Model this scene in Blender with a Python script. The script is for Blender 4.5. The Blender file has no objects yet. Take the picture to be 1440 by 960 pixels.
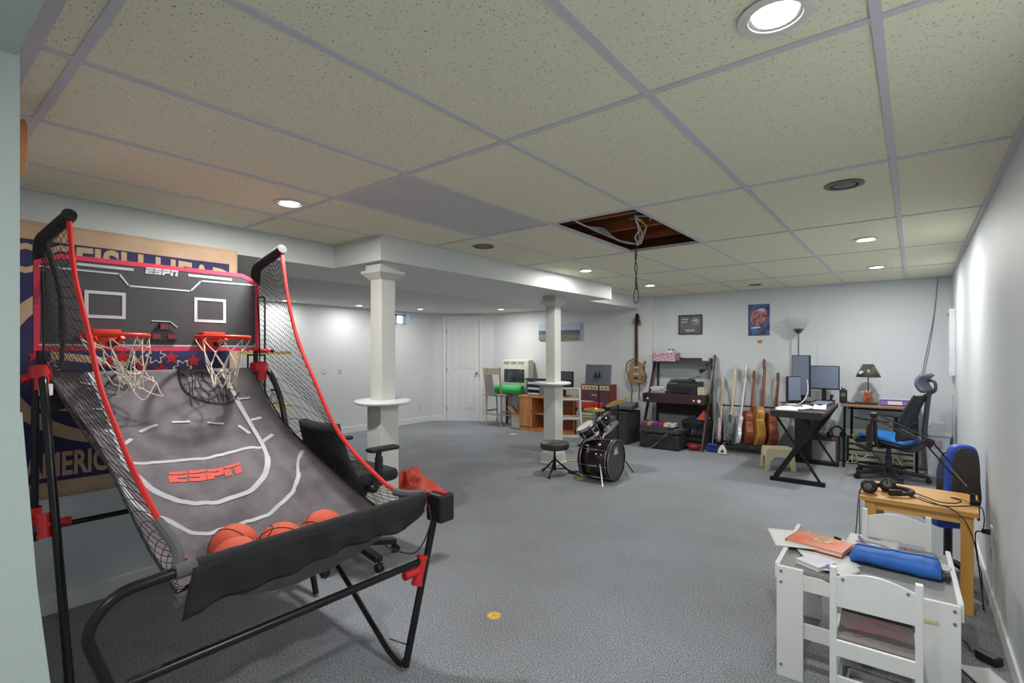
import bpy, bmesh, math, random
from mathutils import Vector, Matrix
random.seed(7)
C = bpy.context.scene.collection
PI = math.pi
sin, cos = math.sin, math.cos

# ------------------------------------------------------------------ materials
def lin(c):
    return tuple(((v/255)/12.92 if v/255 <= .04045 else ((v/255+.055)/1.055)**2.4) for v in c)
_M = {}
def mat(name, col, rough=.6, metal=0.0, var=.06, scale=12.0, bump=0.0, bscale=80.0, col2=None, trans=0.0, emit=0.0, spec=.5, stretch=(1,1,1)):
    if name in _M: return _M[name]
    m = bpy.data.materials.new(name); m.use_nodes = True
    nt = m.node_tree; N = nt.nodes; L = nt.links
    b = N['Principled BSDF']
    a = lin(col); c2 = lin(col2) if col2 else tuple(max(0, v*(1-var*2)) for v in a)
    tc = N.new('ShaderNodeTexCoord'); mp = N.new('ShaderNodeMapping'); L.new(tc.outputs['Object'], mp.inputs[0])
    mp.inputs['Scale'].default_value = stretch
    no = N.new('ShaderNodeTexNoise'); no.inputs['Scale'].default_value = scale; no.inputs['Detail'].default_value = 5
    L.new(mp.outputs[0], no.inputs['Vector'])
    cr = N.new('ShaderNodeValToRGB'); cr.color_ramp.elements[0].position = .35; cr.color_ramp.elements[1].position = .65
    cr.color_ramp.elements[0].color = (*c2, 1); cr.color_ramp.elements[1].color = (*a, 1)
    L.new(no.outputs['Fac'], cr.inputs[0]); L.new(cr.outputs[0], b.inputs['Base Color'])
    b.inputs['Roughness'].default_value = rough; b.inputs['Metallic'].default_value = metal
    b.inputs['Specular IOR Level'].default_value = spec
    if trans: b.inputs['Transmission Weight'].default_value = trans
    if emit:
        b.inputs['Emission Color'].default_value = (*a, 1); b.inputs['Emission Strength'].default_value = emit
    if bump:
        n2 = N.new('ShaderNodeTexNoise'); n2.inputs['Scale'].default_value = bscale; n2.inputs['Detail'].default_value = 3
        L.new(mp.outputs[0], n2.inputs['Vector'])
        bp = N.new('ShaderNodeBump'); bp.inputs['Strength'].default_value = bump; bp.inputs['Distance'].default_value = .01
        L.new(n2.outputs['Fac'], bp.inputs['Height']); L.new(bp.outputs[0], b.inputs['Normal'])
    _M[name] = m
    return m

def wood(name, c1, c2, rough=.45, scale=4, axis=0):
    st = [6, 6, 6]; st[axis] = .6
    return mat(name, c1, rough, col2=c2, scale=scale, stretch=tuple(st))

def mat_carpet():
    m = mat('carpet', (180, 183, 188), .95, col2=(106, 109, 114), scale=150, bump=.8, bscale=170, spec=.1)
    nt = m.node_tree; N = nt.nodes; L = nt.links
    b = N['Principled BSDF']; cr = [n for n in N if n.type == 'VALTORGB'][0]
    tc = [n for n in N if n.type == 'TEX_COORD'][0]
    lo = N.new('ShaderNodeTexNoise'); lo.inputs['Scale'].default_value = 1.1; lo.inputs['Detail'].default_value = 6
    L.new(tc.outputs['Object'], lo.inputs['Vector'])
    r2 = N.new('ShaderNodeValToRGB'); r2.color_ramp.elements[0].position = .3; r2.color_ramp.elements[1].position = .7
    r2.color_ramp.elements[0].color = (.82, .82, .80, 1); r2.color_ramp.elements[1].color = (1.06, 1.08, 1.12, 1)
    L.new(lo.outputs['Fac'], r2.inputs[0])
    mx = N.new('ShaderNodeMixRGB'); mx.blend_type = 'MULTIPLY'; mx.inputs[0].default_value = 1
    L.new(cr.outputs[0], mx.inputs[1]); L.new(r2.outputs[0], mx.inputs[2]); L.new(mx.outputs[0], b.inputs['Base Color'])
    return m

def mat_tile():
    m = bpy.data.materials.new('acoustic_tile'); m.use_nodes = True
    nt = m.node_tree; N = nt.nodes; L = nt.links; b = N['Principled BSDF']
    tc = N.new('ShaderNodeTexCoord')
    mp = N.new('ShaderNodeMapping'); mp.inputs['Scale'].default_value = (1.0, 2.0, 1); mp.inputs['Rotation'].default_value = (0, 0, .5)
    L.new(tc.outputs['Object'], mp.inputs[0])
    dist = N.new('ShaderNodeTexNoise'); dist.inputs['Scale'].default_value = 40
    L.new(mp.outputs[0], dist.inputs['Vector'])
    ad = N.new('ShaderNodeMixRGB'); ad.blend_type = 'ADD'; ad.inputs[0].default_value = .03
    L.new(mp.outputs[0], ad.inputs[1]); L.new(dist.outputs['Color'], ad.inputs[2])
    v = N.new('ShaderNodeTexVoronoi'); v.inputs['Scale'].default_value = 66; L.new(ad.outputs[0], v.inputs['Vector'])
    cr = N.new('ShaderNodeValToRGB'); cr.color_ramp.elements[0].position = .13; cr.color_ramp.elements[1].position = .24
    cr.color_ramp.elements[0].color = (*lin((142, 138, 116)), 1); cr.color_ramp.elements[1].color = (*lin((236, 234, 208)), 1)
    L.new(v.outputs['Distance'], cr.inputs[0])
    # only some cells carry a fissure
    sx = N.new('ShaderNodeSeparateColor'); L.new(v.outputs['Color'], sx.inputs[0])
    gt = N.new('ShaderNodeMath'); gt.operation = 'GREATER_THAN'; gt.inputs[1].default_value = .25; L.new(sx.outputs[0], gt.inputs[0])
    mx = N.new('ShaderNodeMixRGB'); mx.inputs[1].default_value = (*lin((236, 234, 208)), 1)
    L.new(gt.outputs[0], mx.inputs[0]); L.new(cr.outputs[0], mx.inputs[2]); L.new(mx.outputs[0], b.inputs['Base Color'])
    b.inputs['Roughness'].default_value = .9
    bp = N.new('ShaderNodeBump'); bp.inputs['Strength'].default_value = .5; bp.inputs['Distance'].default_value = .004
    L.new(cr.outputs[0], bp.inputs['Height']); L.new(bp.outputs[0], b.inputs['Normal'])
    return m

# ------------------------------------------------------------------ mesh builder
def rot(rx=0, ry=0, rz=0):
    return Matrix.Rotation(rz, 4, 'Z') @ Matrix.Rotation(ry, 4, 'Y') @ Matrix.Rotation(rx, 4, 'X')
class MB:
    def __init__(s): s.v = []; s.f = []; s.mi = []; s.cur = 0
    def _add(s, vs, fs):
        o = len(s.v); s.v += [tuple(p) for p in vs]
        for f in fs: s.f.append(tuple(i+o for i in f)); s.mi.append(s.cur)
        return s
    def box(s, c, d, r=None, bev=0.0):
        x, y, z = d[0]/2, d[1]/2, d[2]/2
        if bev > 0:
            bm = bmesh.new(); bmesh.ops.create_cube(bm, size=1)
            for q in bm.verts: q.co = Vector((q.co.x*d[0], q.co.y*d[1], q.co.z*d[2]))
            bmesh.ops.bevel(bm, geom=list(bm.edges), offset=min(bev, min(d)*.49), segments=2, profile=.5, affect='EDGES')
            bm.verts.index_update()
            vs = [q.co.copy() for q in bm.verts]; fs = [tuple(q.index for q in f.verts) for f in bm.faces]; bm.free()
        else:
            vs = [Vector(p) for p in ((-x,-y,-z),(x,-y,-z),(x,y,-z),(-x,y,-z),(-x,-y,z),(x,-y,z),(x,y,z),(-x,y,z))]
            fs = [(0,3,2,1),(4,5,6,7),(0,1,5,4),(1,2,6,5),(2,3,7,6),(3,0,4,7)]
        if r is not None: vs = [r @ p for p in vs]
        return s._add([p + Vector(c) for p in vs], fs)
    def span(s, a, b, bev=0.0):
        return s.box([(a[i]+b[i])/2 for i in range(3)], [abs(b[i]-a[i]) for i in range(3)], None, bev)
    def bar(s, a, b, w, t, up=(0,0,1), bev=0.0):
        a, b = Vector(a), Vector(b); d = b-a; L = d.length; zx = d.normalized(); u = Vector(up)
        if abs(zx.dot(u)) > .98: u = Vector((1,0,0))
        y = u.cross(zx).normalized(); x = zx.cross(y)
        R = Matrix((zx, y, x)).transposed().to_4x4()
        return s.box((a+b)/2, (L, w, t), R, bev)
    def tube(s, pts, r, n=10, cap=True, closed=False):
        P = [Vector(p) for p in pts]; k = len(P); rs = r if isinstance(r, (list, tuple)) else [r]*k
        vs = []; fs = []; ref = None
        for i in range(k):
            if closed: t = P[(i+1) % k]-P[(i-1) % k]
            else: t = P[min(i+1, k-1)]-P[max(i-1, 0)]
            if t.length < 1e-9: t = Vector((0,0,1))
            t.normalize()
            if ref is None:
                ref = Vector((0,0,1)) if abs(t.z) < .9 else Vector((1,0,0))
            y = (ref - t*ref.dot(t))
            if y.length < 1e-6: y = t.orthogonal()
            y.normalize(); ref = y; x = t.cross(y)
            for j in range(n):
                a = 2*PI*j/n; vs.append(P[i] + (y*cos(a)+x*sin(a))*rs[i])
        for i in range(k if closed else k-1):
            i2 = (i+1) % k
            for j in range(n):
                fs.append((i*n+j, i*n+(j+1) % n, i2*n+(j+1) % n, i2*n+j))
        if cap and not closed:
            fs.append(tuple(range(n-1, -1, -1))); fs.append(tuple((k-1)*n+j for j in range(n)))
        return s._add(vs, fs)
    def lathe(s, prof, n=24, c=(0,0,0), r=None, cap=True):
        vs = []; fs = []; k = len(prof)
        for (q, z) in prof:
            for j in range(n):
                a = 2*PI*j/n; p = Vector((q*cos(a), q*sin(a), z))
                if r is not None: p = r @ p
                vs.append(p + Vector(c))
        for i in range(k-1):
            for j in range(n): fs.append((i*n+j, i*n+(j+1) % n, (i+1)*n+(j+1) % n, (i+1)*n+j))
        if prof[0] == prof[-1]: cap = False
        if cap and prof[0][0] > 1e-6: fs.append(tuple(range(n-1, -1, -1)))
        if cap and prof[-1][0] > 1e-6: fs.append(tuple((k-1)*n+j for j in range(n)))
        return s._add(vs, fs)
    def cyl(s, a, b, r, n=16, r2=None):
        return s.tube([a, b], [r, r if r2 is None else r2], n)
    def ball(s, c, r, n=16, sc=(1,1,1)):
        prof = [(r*sin(PI*i/n)*1.0, -r*cos(PI*i/n)) for i in range(n+1)]
        prof[0] = (1e-7, -r); prof[-1] = (1e-7, r)
        o = len(s.v); s.lathe(prof, n*2)
        for i in range(o, len(s.v)):
            p = s.v[i]; s.v[i] = (p[0]*sc[0]+c[0], p[1]*sc[1]+c[1], p[2]*sc[2]+c[2])
        return s
    def prism(s, poly, t, M=None):
        """poly in local xy, thickness t along +z, placed by matrix M"""
        n = len(poly); M = M or Matrix()
        vs = [M @ Vector((p[0], p[1], 0)) for p in poly] + [M @ Vector((p[0], p[1], t)) for p in poly]
        fs = [tuple(range(n-1, -1, -1)), tuple(range(n, 2*n))] + [(i, (i+1) % n, n+(i+1) % n, n+i) for i in range(n)]
        return s._add(vs, fs)
    def grid(s, fn, nu, nv):
        vs = [fn(i/nu, j/nv) for i in range(nu+1) for j in range(nv+1)]
        w = nv+1
        return s._add(vs, [(i*w+j, (i+1)*w+j, (i+1)*w+j+1, i*w+j+1) for i in range(nu) for j in range(nv)])
    def poly(s, pts): return s._add(pts, [tuple(range(len(pts)))])
    def build(s, name, m, parent=None, smooth=False, solid=0.0, loc=None, sub=0):
        me = bpy.data.meshes.new(name); me.from_pydata([tuple(p) for p in s.v], [], s.f); me.validate()
        ms = m if isinstance(m, (list, tuple)) else [m]
        for q in ms: me.materials.append(q)
        if len(ms) > 1 and len(me.polygons) == len(s.mi): me.polygons.foreach_set('material_index', s.mi)
        bm = bmesh.new(); bm.from_mesh(me); bmesh.ops.recalc_face_normals(bm, faces=bm.faces)
        if smooth:
            for f in bm.faces: f.smooth = True
            for e in bm.edges:
                if len(e.link_faces) == 2 and e.calc_face_angle(0) > .75: e.smooth = False
        bm.to_mesh(me); bm.free()
        o = bpy.data.objects.new(name, me); C.objects.link(o)
        if parent is not None: o.parent = parent
        if loc is not None: o.location = loc
        if sub:
            d = o.modifiers.new('subdivision', 'SUBSURF'); d.levels = sub; d.render_levels = sub
        if solid:
            d = o.modifiers.new('thickness', 'SOLIDIFY'); d.thickness = solid; d.offset = 0
        return o

def tag(o, label, cat, group=None, kind=None):
    o['label'] = label; o['category'] = cat
    if group: o['group'] = group
    if kind: o['kind'] = kind
    return o
def thing(name, label, cat, loc=(0,0,0), rz=0, group=None):
    o = bpy.data.objects.new(name, None); C.objects.link(o); o.empty_display_size = .05
    o.location = loc; o.rotation_euler = (0, 0, rz)
    return tag(o, label, cat, group)
def struct(o): o['kind'] = 'structure'; return o
def dup(root, loc, rz=0, label=None):
    r = root.copy(); C.objects.link(r); r.location = loc; r.rotation_euler = (0, 0, rz)
    if label: r['label'] = label
    for ch in list(root.children):
        c = ch.copy(); C.objects.link(c); c.parent = r
        for g in list(ch.children):
            d = g.copy(); C.objects.link(d); d.parent = c
    return r
def smoothpts(pts, k=6):
    """Catmull-Rom through pts"""
    P = [Vector(p) for p in pts]; P = [P[0]*2-P[1]] + P + [P[-1]*2-P[-2]]; out = []
    for i in range(1, len(P)-2):
        a, b, c, d = P[i-1], P[i], P[i+1], P[i+2]
        for j in range(k):
            t = j/k
            out.append(.5*((2*b)+(c-a)*t+(2*a-5*b+4*c-d)*t*t+(3*b-a-3*c+d)*t*t*t))
    out.append(P[-2]); return out
def bez(pts, r, k=5):
    """polyline with rounded corners of radius r"""
    P = [Vector(p) for p in pts]; out = [P[0]]
    for i in range(1, len(P)-1):
        a, b, c = P[i-1], P[i], P[i+1]
        d1 = (a-b); d2 = (c-b); q = min(r, d1.length*.48, d2.length*.48)
        p1 = b+d1.normalized()*q; p2 = b+d2.normalized()*q
        for j in range(k+1):
            t = j/k; out.append(p1*(1-t)**2 + b*2*t*(1-t) + p2*t*t)
    out.append(P[-1]); return out
def text_bm(s, size, M, thick=.001, offset=0.0, align='CENTER', sx=1.0):
    """lettering as (verts, faces) placed by M (text in local xy)"""
    cu = bpy.data.curves.new('lettering', 'FONT'); cu.body = s; cu.size = size; cu.align_x = align; cu.align_y = 'CENTER'
    cu.extrude = thick; cu.offset = offset; cu.resolution_u = 3
    o = bpy.data.objects.new('lettering', cu); C.objects.link(o)
    dg = bpy.context.evaluated_depsgraph_get(); me = bpy.data.meshes.new_from_object(o.evaluated_get(dg))
    vs = [M @ Vector((v.co.x*sx, v.co.y, v.co.z)) for v in me.vertices]; fs = [tuple(p.vertices) for p in me.polygons]
    bpy.data.objects.remove(o); bpy.data.curves.remove(cu); bpy.data.meshes.remove(me)
    return vs, fs
def frame_M(o, x, y):
    """matrix with local x,y axes along world vectors x,y at origin o"""
    x = Vector(x).normalized(); y = Vector(y).normalized(); z = x.cross(y)
    m = Matrix((x, y, z)).transposed().to_4x4(); m.translation = Vector(o); return m

# common materials
black = mat('black_metal', (26, 26, 28), .35, .3)
blackp = mat('black_plastic', (30, 30, 33), .45)
blackm = mat('matte_black_plastic', (40, 40, 42), .7)
darkfab = mat('charcoal_fabric', (46, 46, 50), .95, bump=.3, bscale=300)
red = mat('red_plastic', (214, 40, 46), .4)
white = mat('white_paint', (226, 228, 226), .45, var=.02)
whitep = mat('white_plastic', (222, 222, 218), .4, var=.02)
paper = mat('paper', (220, 220, 220), .85, var=.02)
chrome = mat('chrome', (200, 200, 205), .2, 1.0)
cream = mat('cream_plastic', (214, 207, 170), .5, var=.03)
steel = mat('grey_steel', (120, 122, 126), .4, .7)
cable = mat('black_cable', (24, 24, 26), .5)
cablew = mat('pale_cable', (200, 195, 165), .5)
oak = wood('pine_wood', (222, 172, 96), (200, 146, 72), .4, 3, 0)
oakz = wood('pine_wood_upright', (218, 166, 88), (190, 134, 62), .4, 3, 2)
# ------------------------------------------------------------------ room
H = 2.21; SOF = 2.025; REC = 2.09
XR = .33; XF0 = -3.175; YF = 7.55; YB = 7.47; XL = -3.5; XRL = -7.37; YN = .195
wallm = mat('wall_paint', (211, 218, 222), .55, var=.015, scale=3, bump=.22, bscale=160)
wallw = mat('recess_wall_paint', (218, 221, 222), .6, var=.01, scale=3)
nearm = mat('near_wall_paint', (186, 200, 198), .6, var=.01, scale=3, bump=.15, bscale=140)
sofm = mat('soffit_paint', (212, 216, 214), .5, var=.01, scale=2)
trimw = mat('trim_white', (228, 230, 230), .4, var=.01)
gridm = mat('ceiling_grid_metal', (208, 206, 214), .5, var=.02)
tilem = mat_tile()

b = MB(); b.span((-7.6, -1.3, -.1), (.6, 8.4, 0)); struct(b.build('floor', mat_carpet()))

# right wall, far wall, back walls
b = MB(); b.span((XR, -1.3, 0), (XR+.15, YF+.15, 2.45)); struct(b.build('wall_right', wallm))
b = MB(); b.span((XF0, YF, 0), (XR, YF+.15, 2.45)); struct(b.build('wall_far', wallm))
b = MB(); b.span((-6.4, YB, 0), (XF0, YB+.23, 2.45)); struct(b.build('wall_back', wallw))
# angled wall with the door
A = Vector((-7.37, 6.77, 0)); B = Vector((-6.40, 7.47, 0)); dv = (B-A).normalized(); nv = Vector((dv.y, -dv.x, 0)); Lw = (B-A).length
ang = math.atan2(dv.y, dv.x)
dw0, dw1, dh = .265, .925, 1.985      # casing opening along the wall
def at(t, d, z): return A + dv*t + nv*d + Vector((0,0,z))
b = MB()
for (t0, t1, z0, z1) in ((-.1, dw0, 0, 2.3), (dw1, Lw+.1, 0, 2.3), (dw0, dw1, dh, 2.3)):
    b.box(at((t0+t1)/2, -.075, (z0+z1)/2), (t1-t0, .15, z1-z0), rot(rz=ang))
struct(b.build('wall_door', wallw))
b = MB()                                        # jamb and casing
for (t0, t1, z0, z1) in ((dw0-.06, dw0, 0, dh+.06), (dw1, dw1+.06, 0, dh+.06), (dw0, dw1, dh, dh+.06)):
    b.box(at((t0+t1)/2, .01, (z0+z1)/2), (t1-t0, .02, z1-z0), rot(rz=ang), .004)
struct(b.build('trim_door_casing', trimw))
door = MB(); W = dw1-dw0
door.box(at((dw0+dw1)/2, -.03, dh/2+.004), (W-.006, .03, dh-.008), rot(rz=ang))
pw = (W-.30)/2
for cx in (dw0+.1+pw/2, dw1-.1-pw/2):
    for z0, z1 in ((.22, .82), (1.02, 1.58), (1.68, 1.87)):
        # raised frame ring and a raised field
        for (u0, u1, w0, w1) in ((-pw/2, pw/2, z0, z0+.02), (-pw/2, pw/2, z1-.02, z1), (-pw/2, -pw/2+.02, z0, z1), (pw/2-.02, pw/2, z0, z1)):
            door.box(at(cx+(u0+u1)/2, -.013, (w0+w1)/2), (u1-u0, .008, w1-w0), rot(rz=ang), .003)
        door.box(at(cx, -.012, (z0+z1)/2), (pw-.07, .008, z1-z0-.07), rot(rz=ang), .003)
door = struct(door.build('door_1', trimw))
k = MB(); kc = at(dw1-.06, 0, .93)
k.lathe([(.026, 0), (.026, .006), (.01, .012), (.01, .03), (.024, .036), (.028, .05), (.02, .062), (1e-4, .066)], 16, at(dw1-.06, -.014, .93), rot(rz=ang) @ rot(rx=PI/2))
k.build('door_knob', chrome, door, True)
for z in (.25, 1.0, 1.75):
    k = MB(); k.box(at(dw0+.006, -.010, z), (.014, .012, .09), rot(rz=ang)); k.build('door_hinge', mat('brass', (170, 140, 80), .35, .9), door)

# recess left wall with the small high window
wy0, wy1, wz0, wz1 = 5.50, 6.20, 1.85, 2.05
b = MB()
for (y0, y1, z0, z1) in ((.2, wy0, 0, 2.3), (wy1, 6.85, 0, 2.3), (wy0, wy1, 0, wz0), (wy0, wy1, wz1, 2.3)):
    b.span((XRL-.22, y0, z0), (XRL, y1, z1))
struct(b.build('wall_recess', wallw))
wf = MB()
for (y0, y1, z0, z1) in ((wy0, wy0+.03, wz0, wz1), (wy1-.03, wy1, wz0, wz1), (wy0, wy1, wz0, wz0+.03), (wy0, wy1, wz1-.03, wz1), (5.96, 6.02, wz0, wz1)):
    wf.span((XRL-.20, y0, z0), (XRL-.15, y1, z1))
wf = struct(wf.build('window_1', trimw))
g = MB(); g.span((XRL-.18, wy0+.03, wz0+.03), (XRL-.174, wy1-.03, wz1-.03))
glass = bpy.data.materials.new('window_glass'); glass.use_nodes = True
gb = glass.node_tree.nodes['Principled BSDF']; gb.inputs['Transmission Weight'].default_value = 1; gb.inputs['Roughness'].default_value = .02; gb.inputs['IOR'].default_value = 1.1
g.build('window_pane', glass, wf)
g = MB(); g.span((XRL-.15, 5.93, 1.88), (XRL-.13, 5.955, 1.94)); g.build('window_latch', blackp, wf)

# left wall behind the hoop game, and the enclosure behind it
b = MB(); b.span((XL-.14, YN-.4, 0), (XL, 1.479, SOF-.005)); struct(b.build('wall_left', wallm))
b = MB(); b.span((XRL, YN-.15, 0), (XL-.14, YN, 2.3)); struct(b.build('wall_recess_side', wallw))
# near wall at the photographer's left: its foot flares out
b = MB()
prof = [(-1.3, 0), (.305, 0), (.262, .45), (.226, .82), (.201, 1.222), (.201, 2.25), (-1.3, 2.25)]
Mx = frame_M((-1.578, 0, 0), (0, 1, 0), (0, 0, 1))      # local z = +x
b.prism(prof, -.2, Mx)
b.prism([(-1.3, 0), (.31, 0), (.265, .45), (.229, .82), (.204, 1.222), (-1.3, 1.222)], .006, Mx)
struct(b.build('wall_near', nearm))
b = MB(); b.span((-3.64, -1.3, 0), (-1.75, YN, 2.25)); struct(b.build('wall_near_left', wallm))
b = MB(); b.span((-1.75, -1.45, 0), (XR, -1.3, 2.45)); struct(b.build('wall_behind', wallm))
# dropped header over the photographer
b = MB(); b.span((-1.60, -1.3, SOF), (XR, YN+.003, 2.25)); struct(b.build('soffit_entry', nearm))

# soffits
b = MB()
poly = [(-3.64, YN), (-3.64, 2.285), (-3.04, 2.285), (-3.04, 5.87), (-3.37, 5.87), (-3.37, YB), (-4.35, YB), (-4.35, YN)]
b.prism(poly, .3, Matrix.Translation((0, 0, SOF)))
struct(b.build('soffit', sofm))
b = MB(); b.span((XRL, YN, REC), (-4.35, YB, REC+.05)); struct(b.build('ceiling_recess', mat('recess_ceiling', (214, 214, 210), .8, var=.02, scale=30)))
b = MB(); b.prism([(XRL-.3, 6.0), (-6.0, 8.3), (-8.5, 8.3)], .05, Matrix.Translation((0, 0, REC+.05))); 

# ceiling: 2 x 4 ft lay-in tiles, one missing
XG = [-.075 + .6096*i for i in range(-6, 1)]       # main bars
YG = [1.583 + 1.2192*j for j in range(-2, 5)]
XS = sorted([-3.7] + [x for x in XG if -3.65 < x] + [XR]); YS = [-1.3] + [y for y in YG if y > -1.2] + [YF+.1]
plain = mat('plain_tile', (204, 204, 204), .8, var=.02)
b = MB()
can_on = [(-.275, 1.412), (-2.80, 1.473), (-.286, 4.673), (-.296, 6.277), (-2.704, 4.647), (-2.671, 6.216)]
can_off = [(-2.73, 3.06), (-.28, 3.069), (-1.591, 6.986)]
hole = (-1.904, -1.2945, 2.802, 4.021)
for i in range(len(XS)-1):
    for j in range(len(YS)-1):
        cx, cy = (XS[i]+XS[i+1])/2, (YS[j]+YS[j+1])/2
        if hole[0] < cx < hole[1] and hole[2] < cy < hole[3]: continue
        b.cur = 1 if (-2.52 < cx < -1.9 and 1.6 < cy < 2.8) else 0
        b.span((XS[i], YS[j], H), (XS[i+1], YS[j+1], H+.018))
struct(b.build('ceiling', [tilem, plain]))
b = MB()
for x in XG:
    if -3.6 < x: b.span((x-.0125, -1.3, H-.006), (x+.0125, YF, H+.001))
for y in YG:
    if y > -1.2: b.span((-3.64, y-.0125, H-.005), (XR, y+.0125, H+.001))
b.span((XR-.022, -1.3, H-.012), (XR, YF, H)); b.span((-3.2, YF-.02, H-.008), (XR, YF, H))
b.span((-3.6, YN, H-.0085), (XR, .285, H)); b.span((-3.64, YN, H-.006), (-3.62, 2.28, H)); b.span((-3.04, 2.285, H-.004), (-3.02, 5.87, H))
struct(b.build('trim_ceiling_grid', gridm))
# what shows through the missing tile
joist = wood('joist_wood', (150, 84, 44), (112, 56, 26), .7, 3, 0)
b = MB()
for y in (2.72, 3.2, 3.6, 4.0, 4.4): b.span((-3.4, y-.02, H+.09), (.3, y+.02, H+.33))
struct(b.build('ceiling_joists', joist))
b = MB(); b.span((-3.6, -1.3, H+.33), (.4, 7.6, H+.36)); struct(b.build('ceiling_deck', wood('deck_wood', (128, 62, 40), (96, 44, 28), .8, 3, 0)))

# baseboards
b = MB(); b.span((XR-.013, -1.3, 0), (XR, YF, .085), .004); struct(b.build('baseboard_right', trimw))
b = MB(); b.span((XF0, YF-.013, 0), (XR, YF, .085), .004); struct(b.build('baseboard_far', trimw))
b = MB(); b.span((XL, YN, 0), (XL+.014, 1.479, .10), .004); struct(b.build('baseboard_left', trimw))
b = MB(); b.span((XRL, .2, 0), (XRL+.014, 6.78, .10), .004); struct(b.build('baseboard_recess', trimw))
b = MB(); b.span((-6.4, YB-.014, 0), (XF0, YB, .10), .004); struct(b.build('baseboard_back', trimw))
b = MB()
for t0, t1 in ((0, dw0-.06), (dw1+.06, Lw)): b.box(at((t0+t1)/2, .007, .05), (t1-t0, .014, .10), rot(rz=ang), .004)
struct(b.build('baseboard_door', trimw))

# ------------------------------------------------------------------ recessed ceiling lights
glow = mat('lamp_glow', (255, 250, 236), .5, emit=9.0, var=0)
canin = mat('can_reflector', (205, 206, 208), .25, .8)
dimg = mat('unlit_bulb', (190, 186, 178), .4)
ring_m = mat('can_trim_white', (226, 226, 222), .4)
bronze = mat('can_trim_bronze', (128, 120, 108), .5, .4)
def can_light(x, y, z, on, label, dark=False, energy=17.0, r=.085):
    t = thing('recessed_light', label, 'ceiling light', (x, y, z), 0, 'recessed lights')
    m = MB(); m.lathe([(r*.72, .0), (r, -.002), (r*1.03, -.007), (r*.74, -.009), (r*.72, .0)], 32); m.build('trim_ring', bronze if dark else ring_m, t, True)
    # the open can sits below its tile's hole: a shallow flared reflector
    m = MB(); m.lathe([(r*.73, -.006), (r*.60, -.0005)], 32, cap=False); m.build('reflector', canin if not dark else blackm, t, True)
    m = MB(); m.lathe([(r*.60, -.001), (r*.58, -.006), (r*.3, -.009), (1e-4, -.010)], 24); m.build('bulb', glow if on else (dimg if not dark else steel), t, True)
    if on:
        li = bpy.data.lights.new('lamp', 'AREA'); li.shape = 'DISK'; li.size = r*1.3; li.energy = energy; li.color = (1.0, .98, .945)
        lo = bpy.data.objects.new('lamp_light', li); C.objects.link(lo); lo.parent = t; lo.location = (0, 0, -.016)
    return t
labs = ['large lit recessed light nearest the viewer, top right of the ceiling', 'lit recessed light over the basketball game at left',
        'lit recessed light near the right wall, second along its row', 'lit recessed light near the right wall by the far wall',
        'lit recessed light beside the soffit left of the open ceiling hole', 'lit recessed light beyond the hanging wires near the far wall']
for (x, y), l in zip(can_on, labs): can_light(x, y, H, True, l, energy=11.0 if y > 4 and x < -2 else (20.0 if x < -2 else 17.0))
can_light(-2.73, 3.06, H, False, 'unlit recessed light close to the soffit edge', True)
can_light(-.28, 3.069, H, False, 'dark empty recessed light opening near the right wall', True)
can_light(-1.591, 6.986, H, False, 'unlit recessed light in front of the far wall above the poster', True, r=.075)
rl = ['lit recessed light in the lower ceiling seen through the right net', 'lit recessed light in the lower ceiling left of the near column',
      'lit recessed light in the lower ceiling right of the small window', 'lit recessed light in the lower ceiling right of the door']
for (x, y), l in zip([(-7.05, 3.647), (-6.90, 4.774), (-6.66, 5.83), (-5.62, 6.749)], rl): can_light(x, y, REC, True, l, energy=6 if x < -6 else 11, r=.075)

can_light(-.62, -.62, SOF, True, 'added unseen recessed fill light in the dropped entry ceiling behind the viewer', energy=9)  # unseen lamp added to brighten the near wall and foreground
# ------------------------------------------------------------------ camera, world, exposure
cam = bpy.data.cameras.new('camera'); co = bpy.data.objects.new('camera', cam); C.objects.link(co)
co.location = (0, 0, 1.36); co.rotation_euler = (PI/2, 0, .6722)
cam.sensor_width = 36; cam.lens = 711/1440*36; cam.shift_y = 13.6/1440; cam.clip_start = .01
bpy.context.scene.camera = co
w = bpy.data.worlds.new('world'); bpy.context.scene.world = w; w.use_nodes = True
w.node_tree.nodes['Background'].inputs[0].default_value = (.55, .75, 1, 1); w.node_tree.nodes['Background'].inputs[1].default_value = 3.0
vs = bpy.context.scene.view_settings
vs.view_transform = 'Standard'; vs.look = 'None'; vs.gamma = 1; vs.exposure = 0.38; vs.use_curve_mapping = False
# ------------------------------------------------------------------ basketball arcade game
from mathutils import noise as mnoise
G = thing('basketball_arcade_game', 'black and red two-hoop basketball arcade game with nets and fabric ramp, before the banner wall', 'arcade game', (-2.4, .96, 0))
gx, gy = -2.4, .96
class GB(MB):
    """mesh in room coordinates, stored in the game's own frame"""
    def build(s, name, m, parent=None, *a, **k):
        s.v = [(p[0]-gx, p[1]-gy, p[2]) for p in s.v]
        return MB.build(s, name, m, parent or G, *a, **k)
tubem = mat('powder_coated_tube', (38, 38, 40), .28, .4)
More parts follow.
